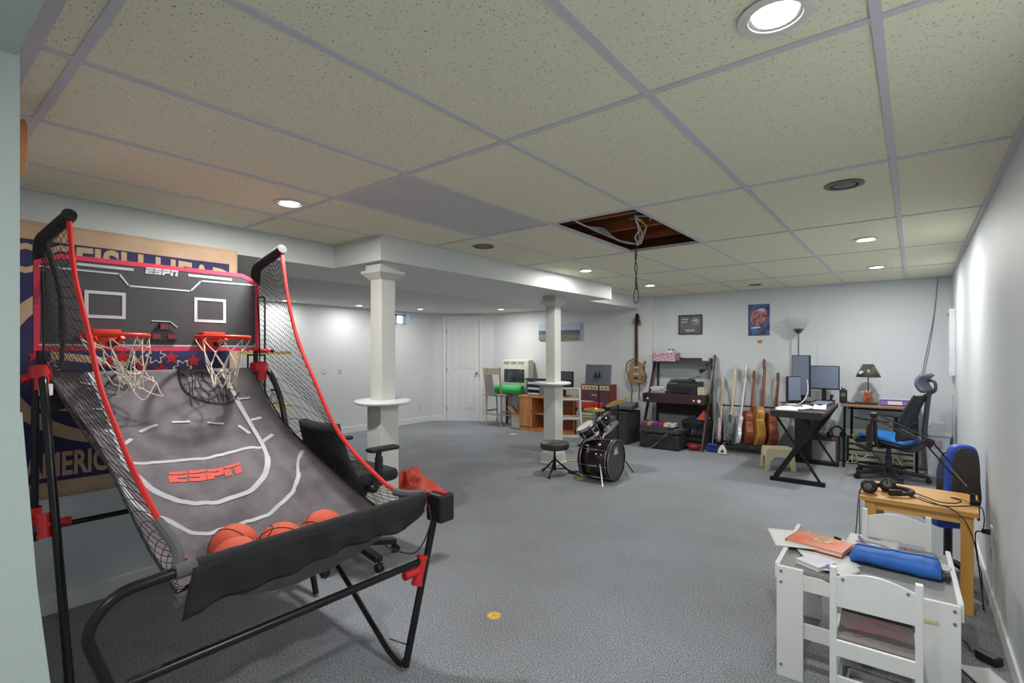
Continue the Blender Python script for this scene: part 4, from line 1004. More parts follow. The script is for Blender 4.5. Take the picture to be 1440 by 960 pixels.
def guitar(name, label, cat, loc, euler, kind, bodym, topm, neckm, headm, scale=1.0, thick=None, group=None, shape=None):
    """local frame: x across, -y is the soundboard, z up the neck from the body's bottom"""
    t = thing(name, label, cat, loc, 0, group); t.rotation_euler = euler; t.scale = (scale,)*3
    ac = kind == 'acoustic'; th_ = thick or (.10 if ac else .042); P_ = closed_curve(shape) if shape else outline(AC if ac else EL)
    M_ = frame_M((0, -th_/2, 0), (1, 0, 0), (0, 0, 1))      # local z = -y ... prism grows to -y
    M_ = frame_M((0, th_/2, 0), (1, 0, 0), (0, 0, 1))
    m = MB(); m.prism(P_, th_, M_); bo_ = m.build('body', bodym, t, True)
    d_ = bo_.modifiers.new('rounded_edge', 'BEVEL'); d_.width = .012 if ac else .006; d_.segments = 3; d_.limit_method = 'ANGLE'; d_.angle_limit = .9
    m = MB(); m.prism([(x*.965, .24+(z-.24)*.965) if ac else (x*.97, .18+(z-.18)*.97) for x, z in P_], .004, frame_M((0, -th_/2, 0), (1, 0, 0), (0, 0, 1))); m.build('top_face', topm, bo_)
    jz = .49 if ac else .34; nz = .96; hz = 1.06 if not ac else 1.03
    m = MB(); m.prism([(-.028, jz-.06), (.028, jz-.06), (.022, nz), (-.022, nz)], .022, frame_M((0, -th_/2+.012, 0), (1, 0, 0), (0, 0, 1))); m.build('neck', neckm, t)
    m = MB(); m.prism([(-.026, jz-.13 if ac else jz-.06), (.026, jz-.13 if ac else jz-.06), (.021, nz), (-.021, nz)], .005, frame_M((0, -th_/2-.008, 0), (1, 0, 0), (0, 0, 1))); m.build('fingerboard', mat('rosewood', (70, 48, 40), .5), t)
    hp = [(-.022, nz), (.022, nz), (.036, nz+.03), (.032, hz+.06), (.01, hz+.075), (-.01, hz+.07), (-.034, hz+.055), (-.036, nz+.03)] if ac else [(-.022, nz), (.022, nz), (.024, nz+.02), (.05, nz+.05), (.04, hz+.06), (.01, hz+.10), (-.025, hz+.07), (-.03, nz+.04)]
    m = MB(); m.prism(hp, .016, frame_M((0, -th_/2+.012-.08*nz, 0), (1, 0, 0), (0, .08, 1))); hd = m.build('headstock', headm, t)
    for s_ in (-1, 1):
        for k in range(3):
            m = MB(); z = nz+.045+.03*k; m.tube([(s_*.030, -th_/2+.08*(z-nz)+.004, z), (s_*.056, -th_/2+.08*(z-nz)+.004, z)], .004, 6); m.box((s_*.064, -th_/2+.08*(z-nz)+.004, z), (.022, .010, .02), None, .004); m.build('tuning_peg', chrome, hd, True)
    if ac:
        m = MB(); m.lathe([(1e-4, 0), (.048, 0)], 28, (0, -th_/2-.005, .335), rot(rx=PI/2)); m.build('sound_hole', blackm, bo_)
        m = MB(); m.box((0, -th_/2-.008, .14), (.15, .008, .022), None, .003); m.build('bridge', mat('rosewood', (70, 48, 40), .5), bo_)
    else:
        for z in (.15, .26):
            m = MB(); m.box((0, -th_/2-.006, z), (.085, .010, .036), None, .004); m.build('pickup', mat('pickup_cream', (206, 196, 176), .4), bo_)
        m = MB(); m.box((0, -th_/2-.007, .085), (.09, .012, .028), None, .003); m.build('bridge', chrome, bo_)
        for z, x in ((.07, .10), (.11, .115)):
            m = MB(); m.tube([(x, -th_/2-.004, z), (x, -th_/2-.018, z)], .010, 10); m.build('knob', blackp, bo_, True)
    m = MB()
    for k in range(6):
        x = -.016+.0064*k; m.tube([(x*1.4, -th_/2-.014, .10 if not ac else .15), (x, -th_/2-.010, nz)], .0006, 3)
    m.build('strings', steel, t)
    return t
maple = wood('maple_neck', (222, 190, 138), (206, 170, 116), .4, 4, 2); mahog = wood('mahogany_neck', (150, 92, 62), (128, 74, 48), .4, 4, 2)
burst = mat('sunburst_top', (182, 156, 124), .25, col2=(122, 94, 64), scale=3); dark = mat('dark_gloss', (44, 34, 30), .25)
hg = guitar('hanging_guitar', 'sunburst electric guitar hanging on the back wall beside the corner', 'guitar', (-3.375, 7.36, .865), (0, 0, 0), 'electric', dark, burst, wood('grey_brown_neck', (120, 104, 98), (100, 84, 78), .4, 4, 2), dark, .94, None, None, LP)
m = MB(); m.box((0, .06, .97), (.05, .03, .08), None, .006); m.tube(bez([(-.03, -.03, 1.0), (-.03, .05, .985), (.03, .05, .985), (.03, -.03, 1.0)], .02), .007, 8); wh = m.build('wall_hanger', wood('hanger_wood', (196, 150, 96), (170, 124, 74), .5, 4, 2)); wh.location = (-3.375, 7.397, .83); tag(wh, 'wooden wall hook holding the sunburst guitar', 'hook')
m = MB(); m.tube(smoothpts([(-.05, .0, .40), (-.16, -.01, .34), (-.19, .0, .20), (-.13, .02, .02), (-.10, .03, -.12), (-.11, .03, -.25), (-.10, .03, -.34)], 6), .008, 6); m.tube(smoothpts([(.03, .01, 0), (.035, .03, -.10), (.02, .03, -.20), (.05, .03, -.30)], 6), .008, 6); m.build('strap', mat('dark_strap', (58, 52, 50), .8), hg, True)
# wall art
cv = thing('landscape_canvas', 'pale landscape canvas of sea and field on the back wall behind the far column', 'painting', (-4.87, YB+.004, 1.70))
m = MB(); m.box((0, -.02, 0), (.86, .04, .29)); m.build('stretched_canvas', mat('canvas_sky', (196, 208, 222), .7, col2=(182, 196, 216), scale=3), cv)
m = MB(); m.box((0, -.0415, -.01), (.86, .003, .07)); m.build('painted_sea', mat('sea_blue', (92, 108, 142), .7, scale=3), cv)
m = MB(); m.box((0, -.0415, -.095), (.86, .003, .10)); m.build('painted_field', mat('field_green', (140, 152, 120), .7, col2=(110, 124, 104), scale=5, stretch=(1, 1, 4)), cv)
# ------------------------------------------------------------------ pictures and lamp on the far wall
dframe = mat('picture_frame_black', (52, 52, 54), .4)
pf = thing('framed_picture', 'dark framed display of music memorabilia on the far wall above the ladder desk', 'picture', (-2.61, YF, 1.755))
m = MB()
for (x0, x1, z0, z1) in ((-.175, .175, .13, .145), (-.175, .175, -.145, -.13), (-.175, -.16, -.13, .13), (.16, .175, -.13, .13)): m.span((x0, -.025, z0), (x1, -.001, z1), .002)
m.build('frame', dframe, pf)
m = MB(); m.span((-.16, -.012, -.13), (.16, -.004, .13)); m.build('backing_board', mat('slate_backing', (104, 106, 108), .6), pf)
m = MB(); m.lathe([(1e-4, .0), (.062, 0), (.066, -.003)], 32, (.075, -.016, .04), rot(rx=PI/2)); m.build('silver_disc', mat('disc_grey', (134, 138, 142), .35), pf, True)
m = MB(); m.span((-.075, -.016, -.105), (.065, -.012, -.07)); m.build('name_plaque', mat('plaque_gold', (184, 168, 130), .4), pf)
m = MB(); m.span((-.135, -.015, -.03), (-.03, -.012, .10)); m.build('album_card', mat('album_grey', (126, 128, 132), .6, col2=(90, 92, 96), scale=20), pf)
for z, w_ in ((.075, .05), (.03, .04)):
    m = MB(); m.span((-.125, -.0165, z), (-.125+w_*2, -.015, z+.012)); m.build('title_strip', mat('title_white', (206, 208, 208), .6), pf)
m = MB(); m.span((.035, -.0175, .055), (.115, -.016, .068)); m.build('title_strip', mat('title_white', (206, 208, 208), .6), pf)
po = thing('poster', 'small blue poster with a pink and red figure shape on the far wall', 'poster', (-1.672, YF, 1.79))
m = MB(); m.span((-.135, -.006, -.215), (.135, -.001, .215)); m.build('sheet', mat('poster_blue', (84, 116, 170), .5, col2=(40, 48, 66), scale=11), po)
m = MB(); m.prism([(-.10, -.04), (-.06, -.05), (-.02, -.10), (.0, -.12), (.03, -.04), (.09, -.05), (.11, .06), (.09, .15), (.02, .165), (-.05, .13), (-.11, .08)], .001, frame_M((0, -.0062, 0), (1, 0, 0), (0, 0, 1))); m.build('printed_figure', mat('print_pink', (206, 142, 142), .5, col2=(84, 44, 56), scale=26), po)
m = MB(); m.prism([(-.10, -.10), (.02, -.09), (.02, -.11), (-.10, -.12)], .001, frame_M((0, -.0065, 0), (1, 0, 0), (0, 0, 1))); m.prism([(-.03, .13), (.03, .16), (.09, .13), (.06, .11)], .001, frame_M((0, -.0075, 0), (1, 0, 0), (0, 0, 1))); m.build('printed_highlight', mat('print_white', (210, 210, 214), .5), po)
m = MB(); m.span((-.04, -.004, -.055), (.04, -.0005, .055)); t = m.build('small_card', mat('cream_card2', (226, 214, 190), .7)); t.location = (-1.66, YF+.002, 1.50); tag(t, 'small cream card with a brown stamp pinned below the blue poster', 'card')
m = MB(); m.span((-.028, -.0055, -.03), (.028, -.004, .012)); m.build('card_stamp', mat('stamp_brown', (158, 136, 128), .7), t)
sb = thing('shadow_box', 'deep white picture frame on the right wall near the far corner', 'picture', (XR, 7.12, 1.45), -PI/2)
m = MB()
for (x0, x1, z0, z1) in ((-.27, .27, .31, .345), (-.27, .27, -.345, -.31), (-.27, -.235, -.31, .31), (.235, .27, -.31, .31)): m.span((x0, -.05, z0), (x1, -.001, z1), .004)
m.build('frame', mat('frame_white', (206, 210, 214), .4), sb)
m = MB(); m.span((-.235, -.02, -.31), (.235, -.006, .31)); m.build('picture_sheet', mat('frame_sheet', (176, 188, 202), .3), sb)
m = MB(); m.span((.12, -.022, .19), (.235, -.020, .31)); m.build('white_label', paper, sb)
aw = thing('hanging_cable', 'thin grey pair of wires running down the far wall at the right corner', 'cable', (.21, YF, 2.2))
for k in (0, 1):
    m = MB(); m.tube(smoothpts([(0+.0*k, -.012, 0), (-.03-.004*k, -.012, -.40), (-.07-.016*k, -.012, -.75), (-.14-.02*k, -.02, -1.2)], 8), .003, 5); m.build('wire', mat('grey_cable', (128, 130, 132), .5), aw, True)

tl = thing('floor_lamp', 'tall torchiere floor lamp with an unlit frosted glass bowl behind the screens', 'lamp', (-1.17, 7.40, 0))
m = MB(); m.tube([(0, 0, .02), (0, 0, 1.60)], .009, 10); m.build('pole', steel, tl, True)
m = MB(); m.lathe([(1e-4, .0), (.13, 0), (.13, .012), (.03, .03), (.012, .04)], 28); m.build('base', steel, tl, True)
m = MB(); m.lathe([(.01, 1.585), (.035, 1.60), (.05, 1.625), (.07, 1.64), (.06, 1.648)], 28); m.build('socket_cup', mat('dark_pewter', (104, 106, 112), .35, .6), tl, True)
fg = bpy.data.materials.new('frosted_glass'); fg.use_nodes = True
fn_ = fg.node_tree.nodes; fl_ = fg.node_tree.links; fn_.remove(fn_['Principled BSDF'])
f1 = fn_.new('ShaderNodeBsdfTransparent'); f2_ = fn_.new('ShaderNodeBsdfTranslucent'); f3 = fn_.new('ShaderNodeBsdfDiffuse'); f4 = fn_.new('ShaderNodeMixShader'); f5 = fn_.new('ShaderNodeMixShader')
f1.inputs[0].default_value = (.97, .97, .97, 1); f2_.inputs[0].default_value = (.9, .9, .88, 1); f3.inputs[0].default_value = (.85, .85, .84, 1); f4.inputs[0].default_value = .5; f5.inputs[0].default_value = .45
fl_.new(f2_.outputs[0], f4.inputs[1]); fl_.new(f3.outputs[0], f4.inputs[2]); fl_.new(f1.outputs[0], f5.inputs[1]); fl_.new(f4.outputs[0], f5.inputs[2]); fl_.new(f5.outputs[0], fn_['Material Output'].inputs[0])
m = MB(); m.lathe([(.055, 1.645), (.09, 1.67), (.13, 1.73), (.155, 1.80)], 32, cap=False); m.build('glass_bowl', fg, tl, True)

# ------------------------------------------------------------------ ladder desk with printer
esp = wood('espresso_wood', (64, 46, 46), (48, 34, 34), .4, 3, 0); espz = wood('espresso_wood_upright', (66, 52, 52), (50, 38, 38), .4, 3, 2)
ld = thing('ladder_desk', 'dark brown leaning ladder desk with a top shelf and drawer', 'desk', (-2.68, 7.2, 0))
for s_ in (-1, 1):
    m = MB(); m.bar((s_*.44, -.27, 0.01), (s_*.44, .30, 1.30), .055, .022, (1, 0, 0)); m.build('leaning_upright', espz, ld)
    m = MB(); m.bar((s_*.405, .24, 0), (s_*.405, .30, 1.24), .05, .02, (1, 0, 0)); m.build('rear_upright', espz, ld)
    m = MB(); m.bar((s_*.395, -.22, .61), (s_*.395, -.22+.0, .615), .02, .02); m.build('bracket', esp, ld)
m = MB(); m.span((-.42, -.25, .735), (.425, .27, .755), .003); m.build('desk_top', esp, ld)
m = MB(); m.span((-.42, -.25, .625), (.425, -.23, .735)); m.span((-.42, -.23, .625), (-.40, .26, .735)); m.span((.405, -.23, .625), (.425, .26, .735)); m.build('desk_apron', esp, ld)
m = MB(); m.span((-.405, -.262, .632), (.41, -.25, .728), .002); dr = m.build('drawer', esp, ld)
for x in (-.33, .33):
    m = MB(); m.ball((x, -.275, .68), .014, 8); m.build('knob', whitep, dr, True)
m = MB(); m.span((-.41, .10, 1.185), (.41, .30, 1.205), .002); m.span((-.41, .10, 1.205), (.41, .115, 1.225)); m.span((-.41, .285, 1.205), (.41, .30, 1.26)); m.build('top_shelf', mat('espresso_grey', (66, 66, 76), .4), ld)
m = MB(); m.span((-.40, .255, .42), (.40, .275, .62)); m.build('back_panel', esp, ld)
m = MB(); m.lathe([(1e-4, 0), (.022, 0), (.024, .01), (1e-4, .012)], 16, (.345, -.263, .68), rot(rx=PI/2)); t = m.build('white_sticker', whitep); t.location = (-2.60, 7.2, 0); tag(t, 'white round sticker on the front of the ladder desk drawer, at right', 'sticker')
t.location = (-2.625, 7.2, .0)
pr2 = thing('printer', 'black inkjet printer with a raised paper tray on the ladder desk', 'printer', (-2.56, 7.18, .756))
inkm = mat('printer_black', (44, 46, 50), .35)
m = MB(); m.prism([(-.16, 0), (.16, 0), (.16, .17), (-.06, .17), (-.16, .12)], .42, frame_M((-.21, 0, 0), (0, 1, 0), (0, 0, 1))); m.build('printer_body', inkm, pr2)
m = MB(); m.box((0, -.165, .055), (.26, .02, .07)); m.build('paper_slot', mat('slot_dark', (22, 22, 24), .6), pr2)
m = MB(); m.box((-.04, .03, .185), (.30, .20, .035), None, .01); m.build('scanner_lid', mat('printer_grey', (70, 72, 78), .4), pr2)
m = MB(); m.bar((.02, .02, .20), (.19, .04, .245), .2, .008); m.build('paper_tray', inkm, pr2)
m = MB(); m.box((-.12, -.135, .145), (.12, .05, .01), rot(rx=.45)); m.build('control_panel', steel, pr2)
for k, (dx, dz, rz) in enumerate(((0, 0, 0), (.01, .03, .1), (-.005, .055, -.06))):
    m = MB(); m.box((0, 0, .012), (.21, .27, .024 if k < 2 else .03), None, .002); t = m.build('paper_stack', mat('stack_%s' % ['blue', 'white', 'pale'][k], [(176, 190, 214), (228, 228, 230), (214, 214, 222)][k], .8))
    t.location = (-2.905+dx, 7.17, .757+dz); t.rotation_euler = (0, 0, rz); tag(t, ['blue-grey folder stack at the bottom of the pile left of the printer', 'white paper stack in the middle of the pile left of the printer', 'pale paper stack on top of the pile left of the printer'][k], 'paper stack', 'papers left of the printer')
    m = MB(); m.box((0, -.136, .012), (.20, .003, .004)); m.build('page_edge', steel, t)
cube = thing('puzzle_cube', 'cream tiled cube on the ladder desk right of the printer', 'cube', (-2.285, 7.08, .756))
m = MB(); m.box((0, 0, .052), (.10, .10, .104), None, .004); m.build('cube_core', mat('tile_grout', (120, 116, 100), .6), cube)
for i in range(3):
    m = MB()
    for j in range(3):
        for (p, d) in (((-.032+.032*i, -.051, .020+.032*j), (.028, .004, .028)), ((-.051, -.032+.032*i, .020+.032*j), (.004, .028, .028)), ((.051, -.032+.032*i, .020+.032*j), (.004, .028, .028)), ((-.032+.032*i, -.032+.032*j, .105), (.028, .028, .004))): m.box(p, d)
    m.build('tile_column', mat('cream_tile', (214, 208, 176), .4), cube)
pb = thing('fabric_bin', 'pink and white floral fabric box on the top shelf of the ladder desk', 'box', (-2.91, 7.37, 1.206))
floral = mat('pink_floral', (150, 48, 96), .85, col2=(226, 206, 214), scale=60)
m = MB(); m.span((-.17, -.10, 0), (.17, .10, .125), .008); m.build('bin_body', floral, pb)
m = MB(); m.span((-.175, -.105, .10), (.175, .105, .13), .005); m.build('bin_lid', floral, pb)
m = MB(); m.span((-.045, -.06, 0), (.045, .06, .035), .004); t = m.build('small_clock', mat('clock_white', (214, 216, 216), .4)); t.location = (-2.84, 7.38, 1.338); tag(t, 'small white and dark gadget on top of the pink floral box', 'gadget')
m = MB(); m.box((-.02, -.01, .043), (.03, .05, .018), None, .004); m.box((.03, .0, .043), (.02, .04, .018), None, .004); m.build('dark_button', blackp, t)
m = MB(); m.span((-.04, -.04, 0), (.04, .04, .06), .006); t = m.build('white_cup_box', whitep); t.location = (-2.33, 7.37, 1.206); tag(t, 'small white box at the right end of the top shelf', 'box'); m = MB(); m.span((-.036, -.0425, .045), (.036, -.04, .052)); m.build('lid_seam', steel, t)
hl = thing('desk_clip_lamp', 'black clip-on lamp hanging under the right end of the top shelf', 'lamp', (-2.30, 7.33, 1.184))
m = MB(); m.box((0, 0, -.012), (.04, .05, .024), None, .004); m.build('clip', black, hl)
m = MB(); m.tube([(0, 0, -.02), (.0, -.01, -.08), (-.04, -.03, -.10)], .008, 8); m.build('arm', black, hl, True); m = MB(); m.tube([(-.02, -.02, -.085), (-.09, -.05, -.115)], [.014, .03], 12); m.build('lamp_shade', black, hl, True)
m = MB(); m.tube(smoothpts([(.03, 0, -.03), (.035, -.01, -.15), (.03, -.0, -.26)], 6), .004, 6); m.build('lead', cable, hl, True)
# under the ladder desk
hc = thing('equipment_case', 'large black hard equipment case on the floor with a pedalboard on top', 'case', (-2.78, 6.93, 0), .02)
casem = mat('case_black', (46, 44, 48), .5)
m = MB(); m.box((0, 0, .105), (.57, .36, .21), None, .025); m.build('case_body', casem, hc)
m = MB(); m.box((0, 0, .245), (.58, .37, .06), None, .02); m.build('case_lid', mat('case_lid_black', (58, 56, 60), .45), hc)
for x in (-.18, .18):
    m = MB(); m.box((x, -.188, .205), (.05, .014, .06), None, .004); m.build('latch', blackp, hc)
m = MB(); m.tube(bez([(-.08, -.18, .14), (-.08, -.21, .14), (.08, -.21, .14), (.08, -.18, .14)], .02), .011, 8); m.build('handle', blackp, hc, True)
m = MB(); m.tube(smoothpts([(-.30, -.22, .012), (-.1, -.24, .02), (.0, -.20, .10), (.12, -.19, .22), (.22, -.10, .283), (.29, .0, .28)], 8), .005, 6); t = m.build('looped_cable', mat('grey_cable', (128, 130, 132), .5), None, True); t.location = (-2.78, 6.93, 0); tag(t, 'grey cable draped down the front of the black equipment case', 'cable')
pbd = thing('pedalboard', 'flat black pedalboard lying on the equipment case', 'pedalboard', (-2.83, 6.90, .276))
m = MB(); m.span((-.24, -.11, 0), (.24, .12, .03), .004); m.build('board', blackm, pbd)
m = MB(); m.span((-.20, -.114, .006), (.18, -.11, .022)); m.build('front_strip', steel, pbd)
pcols = [('purple effects pedal at the left end of the pedalboard', (140, 60, 110)), ('tan effects pedal on the pedalboard', (170, 150, 130)), ('violet effects pedal on the pedalboard', (104, 60, 170)), ('red effects pedal on the pedalboard', (160, 44, 60)), ('white effects pedal on the pedalboard, left of the other white one', (214, 210, 200)), ('white effects pedal at the right end of the pedalboard', (206, 204, 196))]
for k, (lb, c_) in enumerate(pcols):
    t = thing('effects_pedal', lb, 'effects pedal', (-2.83-.205+.082*k, 6.90, .307), 0, 'effects pedals on the pedalboard')
    m = MB(); m.prism([(-.06, 0), (.06, 0), (.06, .055), (-.06, .035)], .07, frame_M((-.035, 0, 0), (0, 1, 0), (0, 0, 1))); m.build('pedal_body', mat('pedal_'+lb.split()[0]+str(k), c_, .4), t)
    m = MB()
    for x in (-.018, .018): m.tube([(x, .035, .045), (x, .035, .066)], .008, 8)
    m.build('knob', blackp, t, True)
    m = MB(); m.tube([(0, -.03, .035), (0, -.03, .05)], .009, 10); m.build('foot_switch', chrome, t, True)
cr_ = thing('milk_crate', 'dark plastic crate with cut-out sides, heaped with clothes under the ladder desk', 'crate', (-2.40, 7.25, .115))
crm = mat('crate_dark', (48, 50, 52), .5)
m = MB(); m.span((-.17, -.16, 0), (.17, .16, .01)); m.build('crate_floor', crm, cr_)
for (a, c, ax_) in (((-.17, -.16), (.17, -.16), 0), ((-.17, .16), (.17, .16), 0), ((-.17, -.16), (-.17, .16), 1), ((.17, -.16), (.17, .16), 1)):
    m = MB(); A_ = Vector((a[0], a[1], 0)); B_ = Vector((c[0], c[1], 0))
    for z in (.012, .255): m.bar(A_+Vector((0, 0, z)), B_+Vector((0, 0, z)), .012, .024)
    for k in range(9):
        p = A_.lerp(B_, k/8)
        m.bar(p+Vector((0, 0, .01)), A_.lerp(B_, min(1, k/8+.25))+Vector((0, 0, .25)), .010, .008) if k < 7 else m.bar(p, p+Vector((0, 0, .25)), .010, .012)
        if k >= 2 : m.bar(p+Vector((0, 0, .01)), A_.lerp(B_, max(0, k/8-.25))+Vector((0, 0, .25)), .010, .008)
    m.build('crate_side', crm, cr_)
m = MB(); m.grid(lambda u, v: Vector((( .15*v)*cos(2*PI*u)*(1+.12*mnoise.noise((cos(2*PI*u)*2, sin(2*PI*u)*2, v))), (.14*v)*sin(2*PI*u), .075*(1-v**2)+.03*mnoise.noise((cos(2*PI*u)*2, sin(2*PI*u)*2, v*4)) - .10*(v > .95))), 32, 12)
t = m.build('dark_clothes', mat('navy_cloth', (44, 52, 78), .9, bump=.2, bscale=60), None, True); t.location = (-2.42, 7.25, .37); tag(t, 'dark navy clothes heaped in the crate under the ladder desk', 'clothes')
m = MB(); m.prism([(-.06, 0), (.05, -.01), (.06, .09), (.03, .13), (-.01, .07)], .05, frame_M((0, 0, 0), (1, 0, 0), (0, .2, 1))); t = m.build('orange_vest', mat('orange_fabric', (236, 106, 70), .8), None, True); t.location = (-2.32, 7.18, .40); tag(t, 'bright orange fabric corner sticking up from the crate', 'cloth')
m = MB(); m.span((-.19, -.17, 0), (.19, .17, .11), .006); t = m.build('storage_box', mat('dark_box', (52, 46, 46), .7)); t.location = (-2.40, 7.28, 0); tag(t, 'low dark box on the floor carrying the crate', 'box'); m = MB(); m.span((-.12, -.1725, .03), (.12, -.17, .07)); m.build('box_label', mat('label_grey', (120, 118, 116), .7), t)
m = MB(); m.lathe([(1e-4, .004), (.06, .004), (.085, .03), (.095, .06), (.09, .06), (.08, .032), (1e-4, .012)], 28); t = m.build('red_bowl', mat('dark_red_enamel', (150, 36, 48), .3), None, True); t.location = (-2.37, 7.0, 0); tag(t, 'dark red bowl on the floor under the crate', 'bowl')
m = MB(); m.lathe([(.0945, .058), (.098, .062), (.0945, .066), (.0885, .062), (.0945, .058)], 28); m.build('bowl_rim', mat('rim_bright_red', (184, 60, 66), .3), t, True)
br = thing('broom', 'broom with a grey stick and blue bristles standing between the ladder desk and guitars', 'broom', (-2.13, 7.02, 0))
m = MB(); m.tube([(0, -.01, .10), (-.02, .30, .95)], .009, 8); m.build('broom_stick', steel, br, True)
m = MB(); m.box((0, -.01, .10), (.12, .035, .03), None, .008); m.build('broom_head', mat('blue_plastic', (48, 72, 160), .5), br)
m = MB()
for k in range(14): m.bar((-.054+.0083*k, -.012, .09), (-.066+.0101*k, -.02, .004), .007, .03)
m.build('bristles', mat('blue_bristle', (60, 84, 176), .8), br)

# ------------------------------------------------------------------ row of guitars on a floor rack
gr_ = thing('guitar_rack', 'long black floor rack holding the row of guitars against the far wall', 'guitar rack', (-1.72, 7.3, 0))
m = MB(); m.tube([(-.42, .12, .60), (.30, .12, .61)], .010, 8)
for x in (-.40, .28): m.tube([(x, .14, .02), (x, .12, .60)], .010, 8)
m.build('neck_rail', black, gr_, True)
m = MB()
for y in (-.13, .12): m.tube([(-.42, y, .095), (.30, y, .095)], .011, 8)
for x in (-.42, .30): m.tube([(x, -.16, .012), (x, -.13, .095), (x, .12, .095), (x, .16, .012)], .010, 8)
m.build('floor_rail', black, gr_, True)
for k in range(6):
    m = MB(); x = -.36+.118*k; m.tube([(x, .12, .60), (x-.0, .04, .62)], .009, 8); m.build('rubber_fork', blackm, gr_, True)
ac1 = mat('acoustic_mahogany', (156, 84, 54), .3, col2=(132, 66, 42), scale=4); ac2 = mat('acoustic_flame', (196, 148, 66), .3, col2=(150, 100, 40), scale=9, stretch=(1, 1, .3)); spruce = mat('spruce_top', (206, 168, 110), .35, scale=4)
wg = mat('gloss_white', (222, 226, 226), .25); rd = mat('red_white_swirl', (150, 40, 60), .3, col2=(214, 200, 204), scale=9); bg = mat('black_green_gloss', (38, 46, 44), .25, col2=(110, 120, 124), scale=10)
tilt = -math.atan2(.40, 1.0)
def stand_guitar(name, label, x, y, z, rz, kind, bm_, tm_, nm_, hm_, sc, lean, side, thick=None):
    g_ = guitar(name, label, 'guitar', (x, y, z), (0, 0, 0), kind, bm_, tm_, nm_, hm_, sc, thick, 'guitars on the floor rack')
    R_ = Matrix.Rotation(side, 3, 'Y') @ Matrix.Rotation(-lean, 3, 'X') @ Matrix.Rotation(rz, 3, 'Z')
    g_.rotation_euler = R_.to_euler(); return g_
stand_guitar('electric_guitar', 'red and white electric guitar at the left end of the guitar row', -2.09, 7.16, .11, 1.85, 'electric', rd, rd, maple, maple, .84, .34, -.05)
stand_guitar('electric_guitar', 'dark patterned electric guitar with a pale maple neck, second in the guitar row', -1.985, 7.16, .11, 1.85, 'electric', bg, bg, maple, maple, .96, .30, .02)
stand_guitar('electric_guitar', 'all white electric guitar, third in the guitar row', -1.885, 7.20, .11, 2.05, 'electric', wg, wg, wg, wg, .95, .27, .05)
stand_guitar('acoustic_guitar', 'reddish brown acoustic guitar left of the yellow flamed one', -1.79, 7.27, .11, 2.12, 'acoustic', ac1, spruce, mahog, mahog, .92, .19, .05, .095)
stand_guitar('acoustic_guitar', 'tall yellow flamed acoustic bass guitar with the longest neck', -1.645, 7.27, .11, 2.08, 'acoustic', ac2, ac1, mahog, mahog, 1.06, .17, .02, .095)
stand_guitar('acoustic_guitar', 'brown acoustic guitar at the right end of the row behind the step stool', -1.50, 7.27, .11, 2.12, 'acoustic', ac1, spruce, mahog, mahog, .90, .19, .05, .11)
m = MB(); m.prism([(-.055, 0), (.055, 0), (.045, .06), (.0, .13), (-.035, .10), (-.055, .04)], .03, frame_M((0, 0, 0), (1, 0, 0), (0, .35, 1))); t = m.build('folded_card', mat('offwhite_felt', (214, 208, 192), .8)); t.location = (-1.98, 6.95, 0); tag(t, 'off-white folded piece with a dark opening on the carpet before the guitars', 'folded card')
m = MB(); m.prism([(-.02, .03), (.02, .025), (.012, .07), (-.012, .06)], .004, frame_M((0, -.033, 0), (1, 0, 0), (0, .35, 1))); m.build('dark_opening', blackm, t)
st = thing('plastic_step_stool', 'small cream plastic step stool on the carpet before the guitars', 'stool', (-1.24, 6.50, 0), .45)
m = MB(); m.box((0, 0, .235), (.29, .21, .03), None, .012); m.build('seat', cream, st)
def leg_plate(pts, th_, M_): q = MB(); q.prism(pts, th_, M_); return q
arch = [(-.165, 0), (-.115, 0), (-.10, .10), (-.06, .15), (.06, .15), (.10, .10), (.115, 0), (.165, 0), (.143, .225), (-.143, .225)]
for s_, nm in ((-1, 'side_panel'), (1, 'side_panel')):
    leg_plate(arch, .014, frame_M((0, s_*.10+.007, 0), (1, 0, 0), (0, 0, 1))).build(nm, cream, st)
    leg_plate([(x*.72, z) for x, z in arch], .014, frame_M((s_*.14-.007, 0, 0), (0, 1, 0), (0, 0, 1))).build(nm, cream, st)

# ------------------------------------------------------------------ L-shaped desk: front wing and back wing
dtop = wood('dark_desk_laminate', (92, 84, 82), (74, 68, 66), .4, 3, 1)
xd = thing('gaming_desk', 'black X-legged desk wing pointing into the room, cluttered with screens and papers', 'desk', (-.945, 6.50, 0))
m = MB(); m.span((-.24, -.66, .715), (.24, .62, .74), .003); m.build('desk_top', dtop, xd)
m = MB(); m.span((-.23, -.672, .675), (.23, -.655, .742)); m.span((.22, -.655, .69), (.236, .60, .714)); m.span((-.236, -.655, .69), (-.22, .60, .714)); m.build('apron', blackm, xd)
for y in (-.60, .54):
    m = MB(); m.box((0, y, .02), (.50, .05, .04)); m.build('foot_bar', black, xd)
    m = MB(); m.bar((-.20, y-.012, .04), (.21, y-.012, .70), .05, .022, (0, 1, 0)); m.build('thick_leg', black, xd)
    m = MB(); m.bar((.20, y+.014, .04), (-.21, y+.014, .70), .022, .022, (0, 1, 0)); m.build('thin_leg', black, xd)
m = MB(); m.tube([(-.0, -.60, .36), (0, .54, .36)], .012, 8); m.build('cross_tube', black, xd, True)
bw = thing('back_desk', 'long narrow brown-topped desk wing along the far wall under the small lamp', 'desk', (-.28, 7.27, 0))
m = MB(); m.span((-.40, -.23, .715), (.33, .25, .74), .003); m.build('desk_top', wood('walnut_laminate', (164, 128, 100), (140, 106, 80), .35, 3, 0), bw)
for x, y in ((-.37, -.19), (-.33, .20), (.30, -.19), (.30, .20)):
    m = MB(); m.tube([(x, y, 0), (x+(.01 if x < 0 else 0), y, .714)], .014, 8); m.build('leg', black, bw, True)
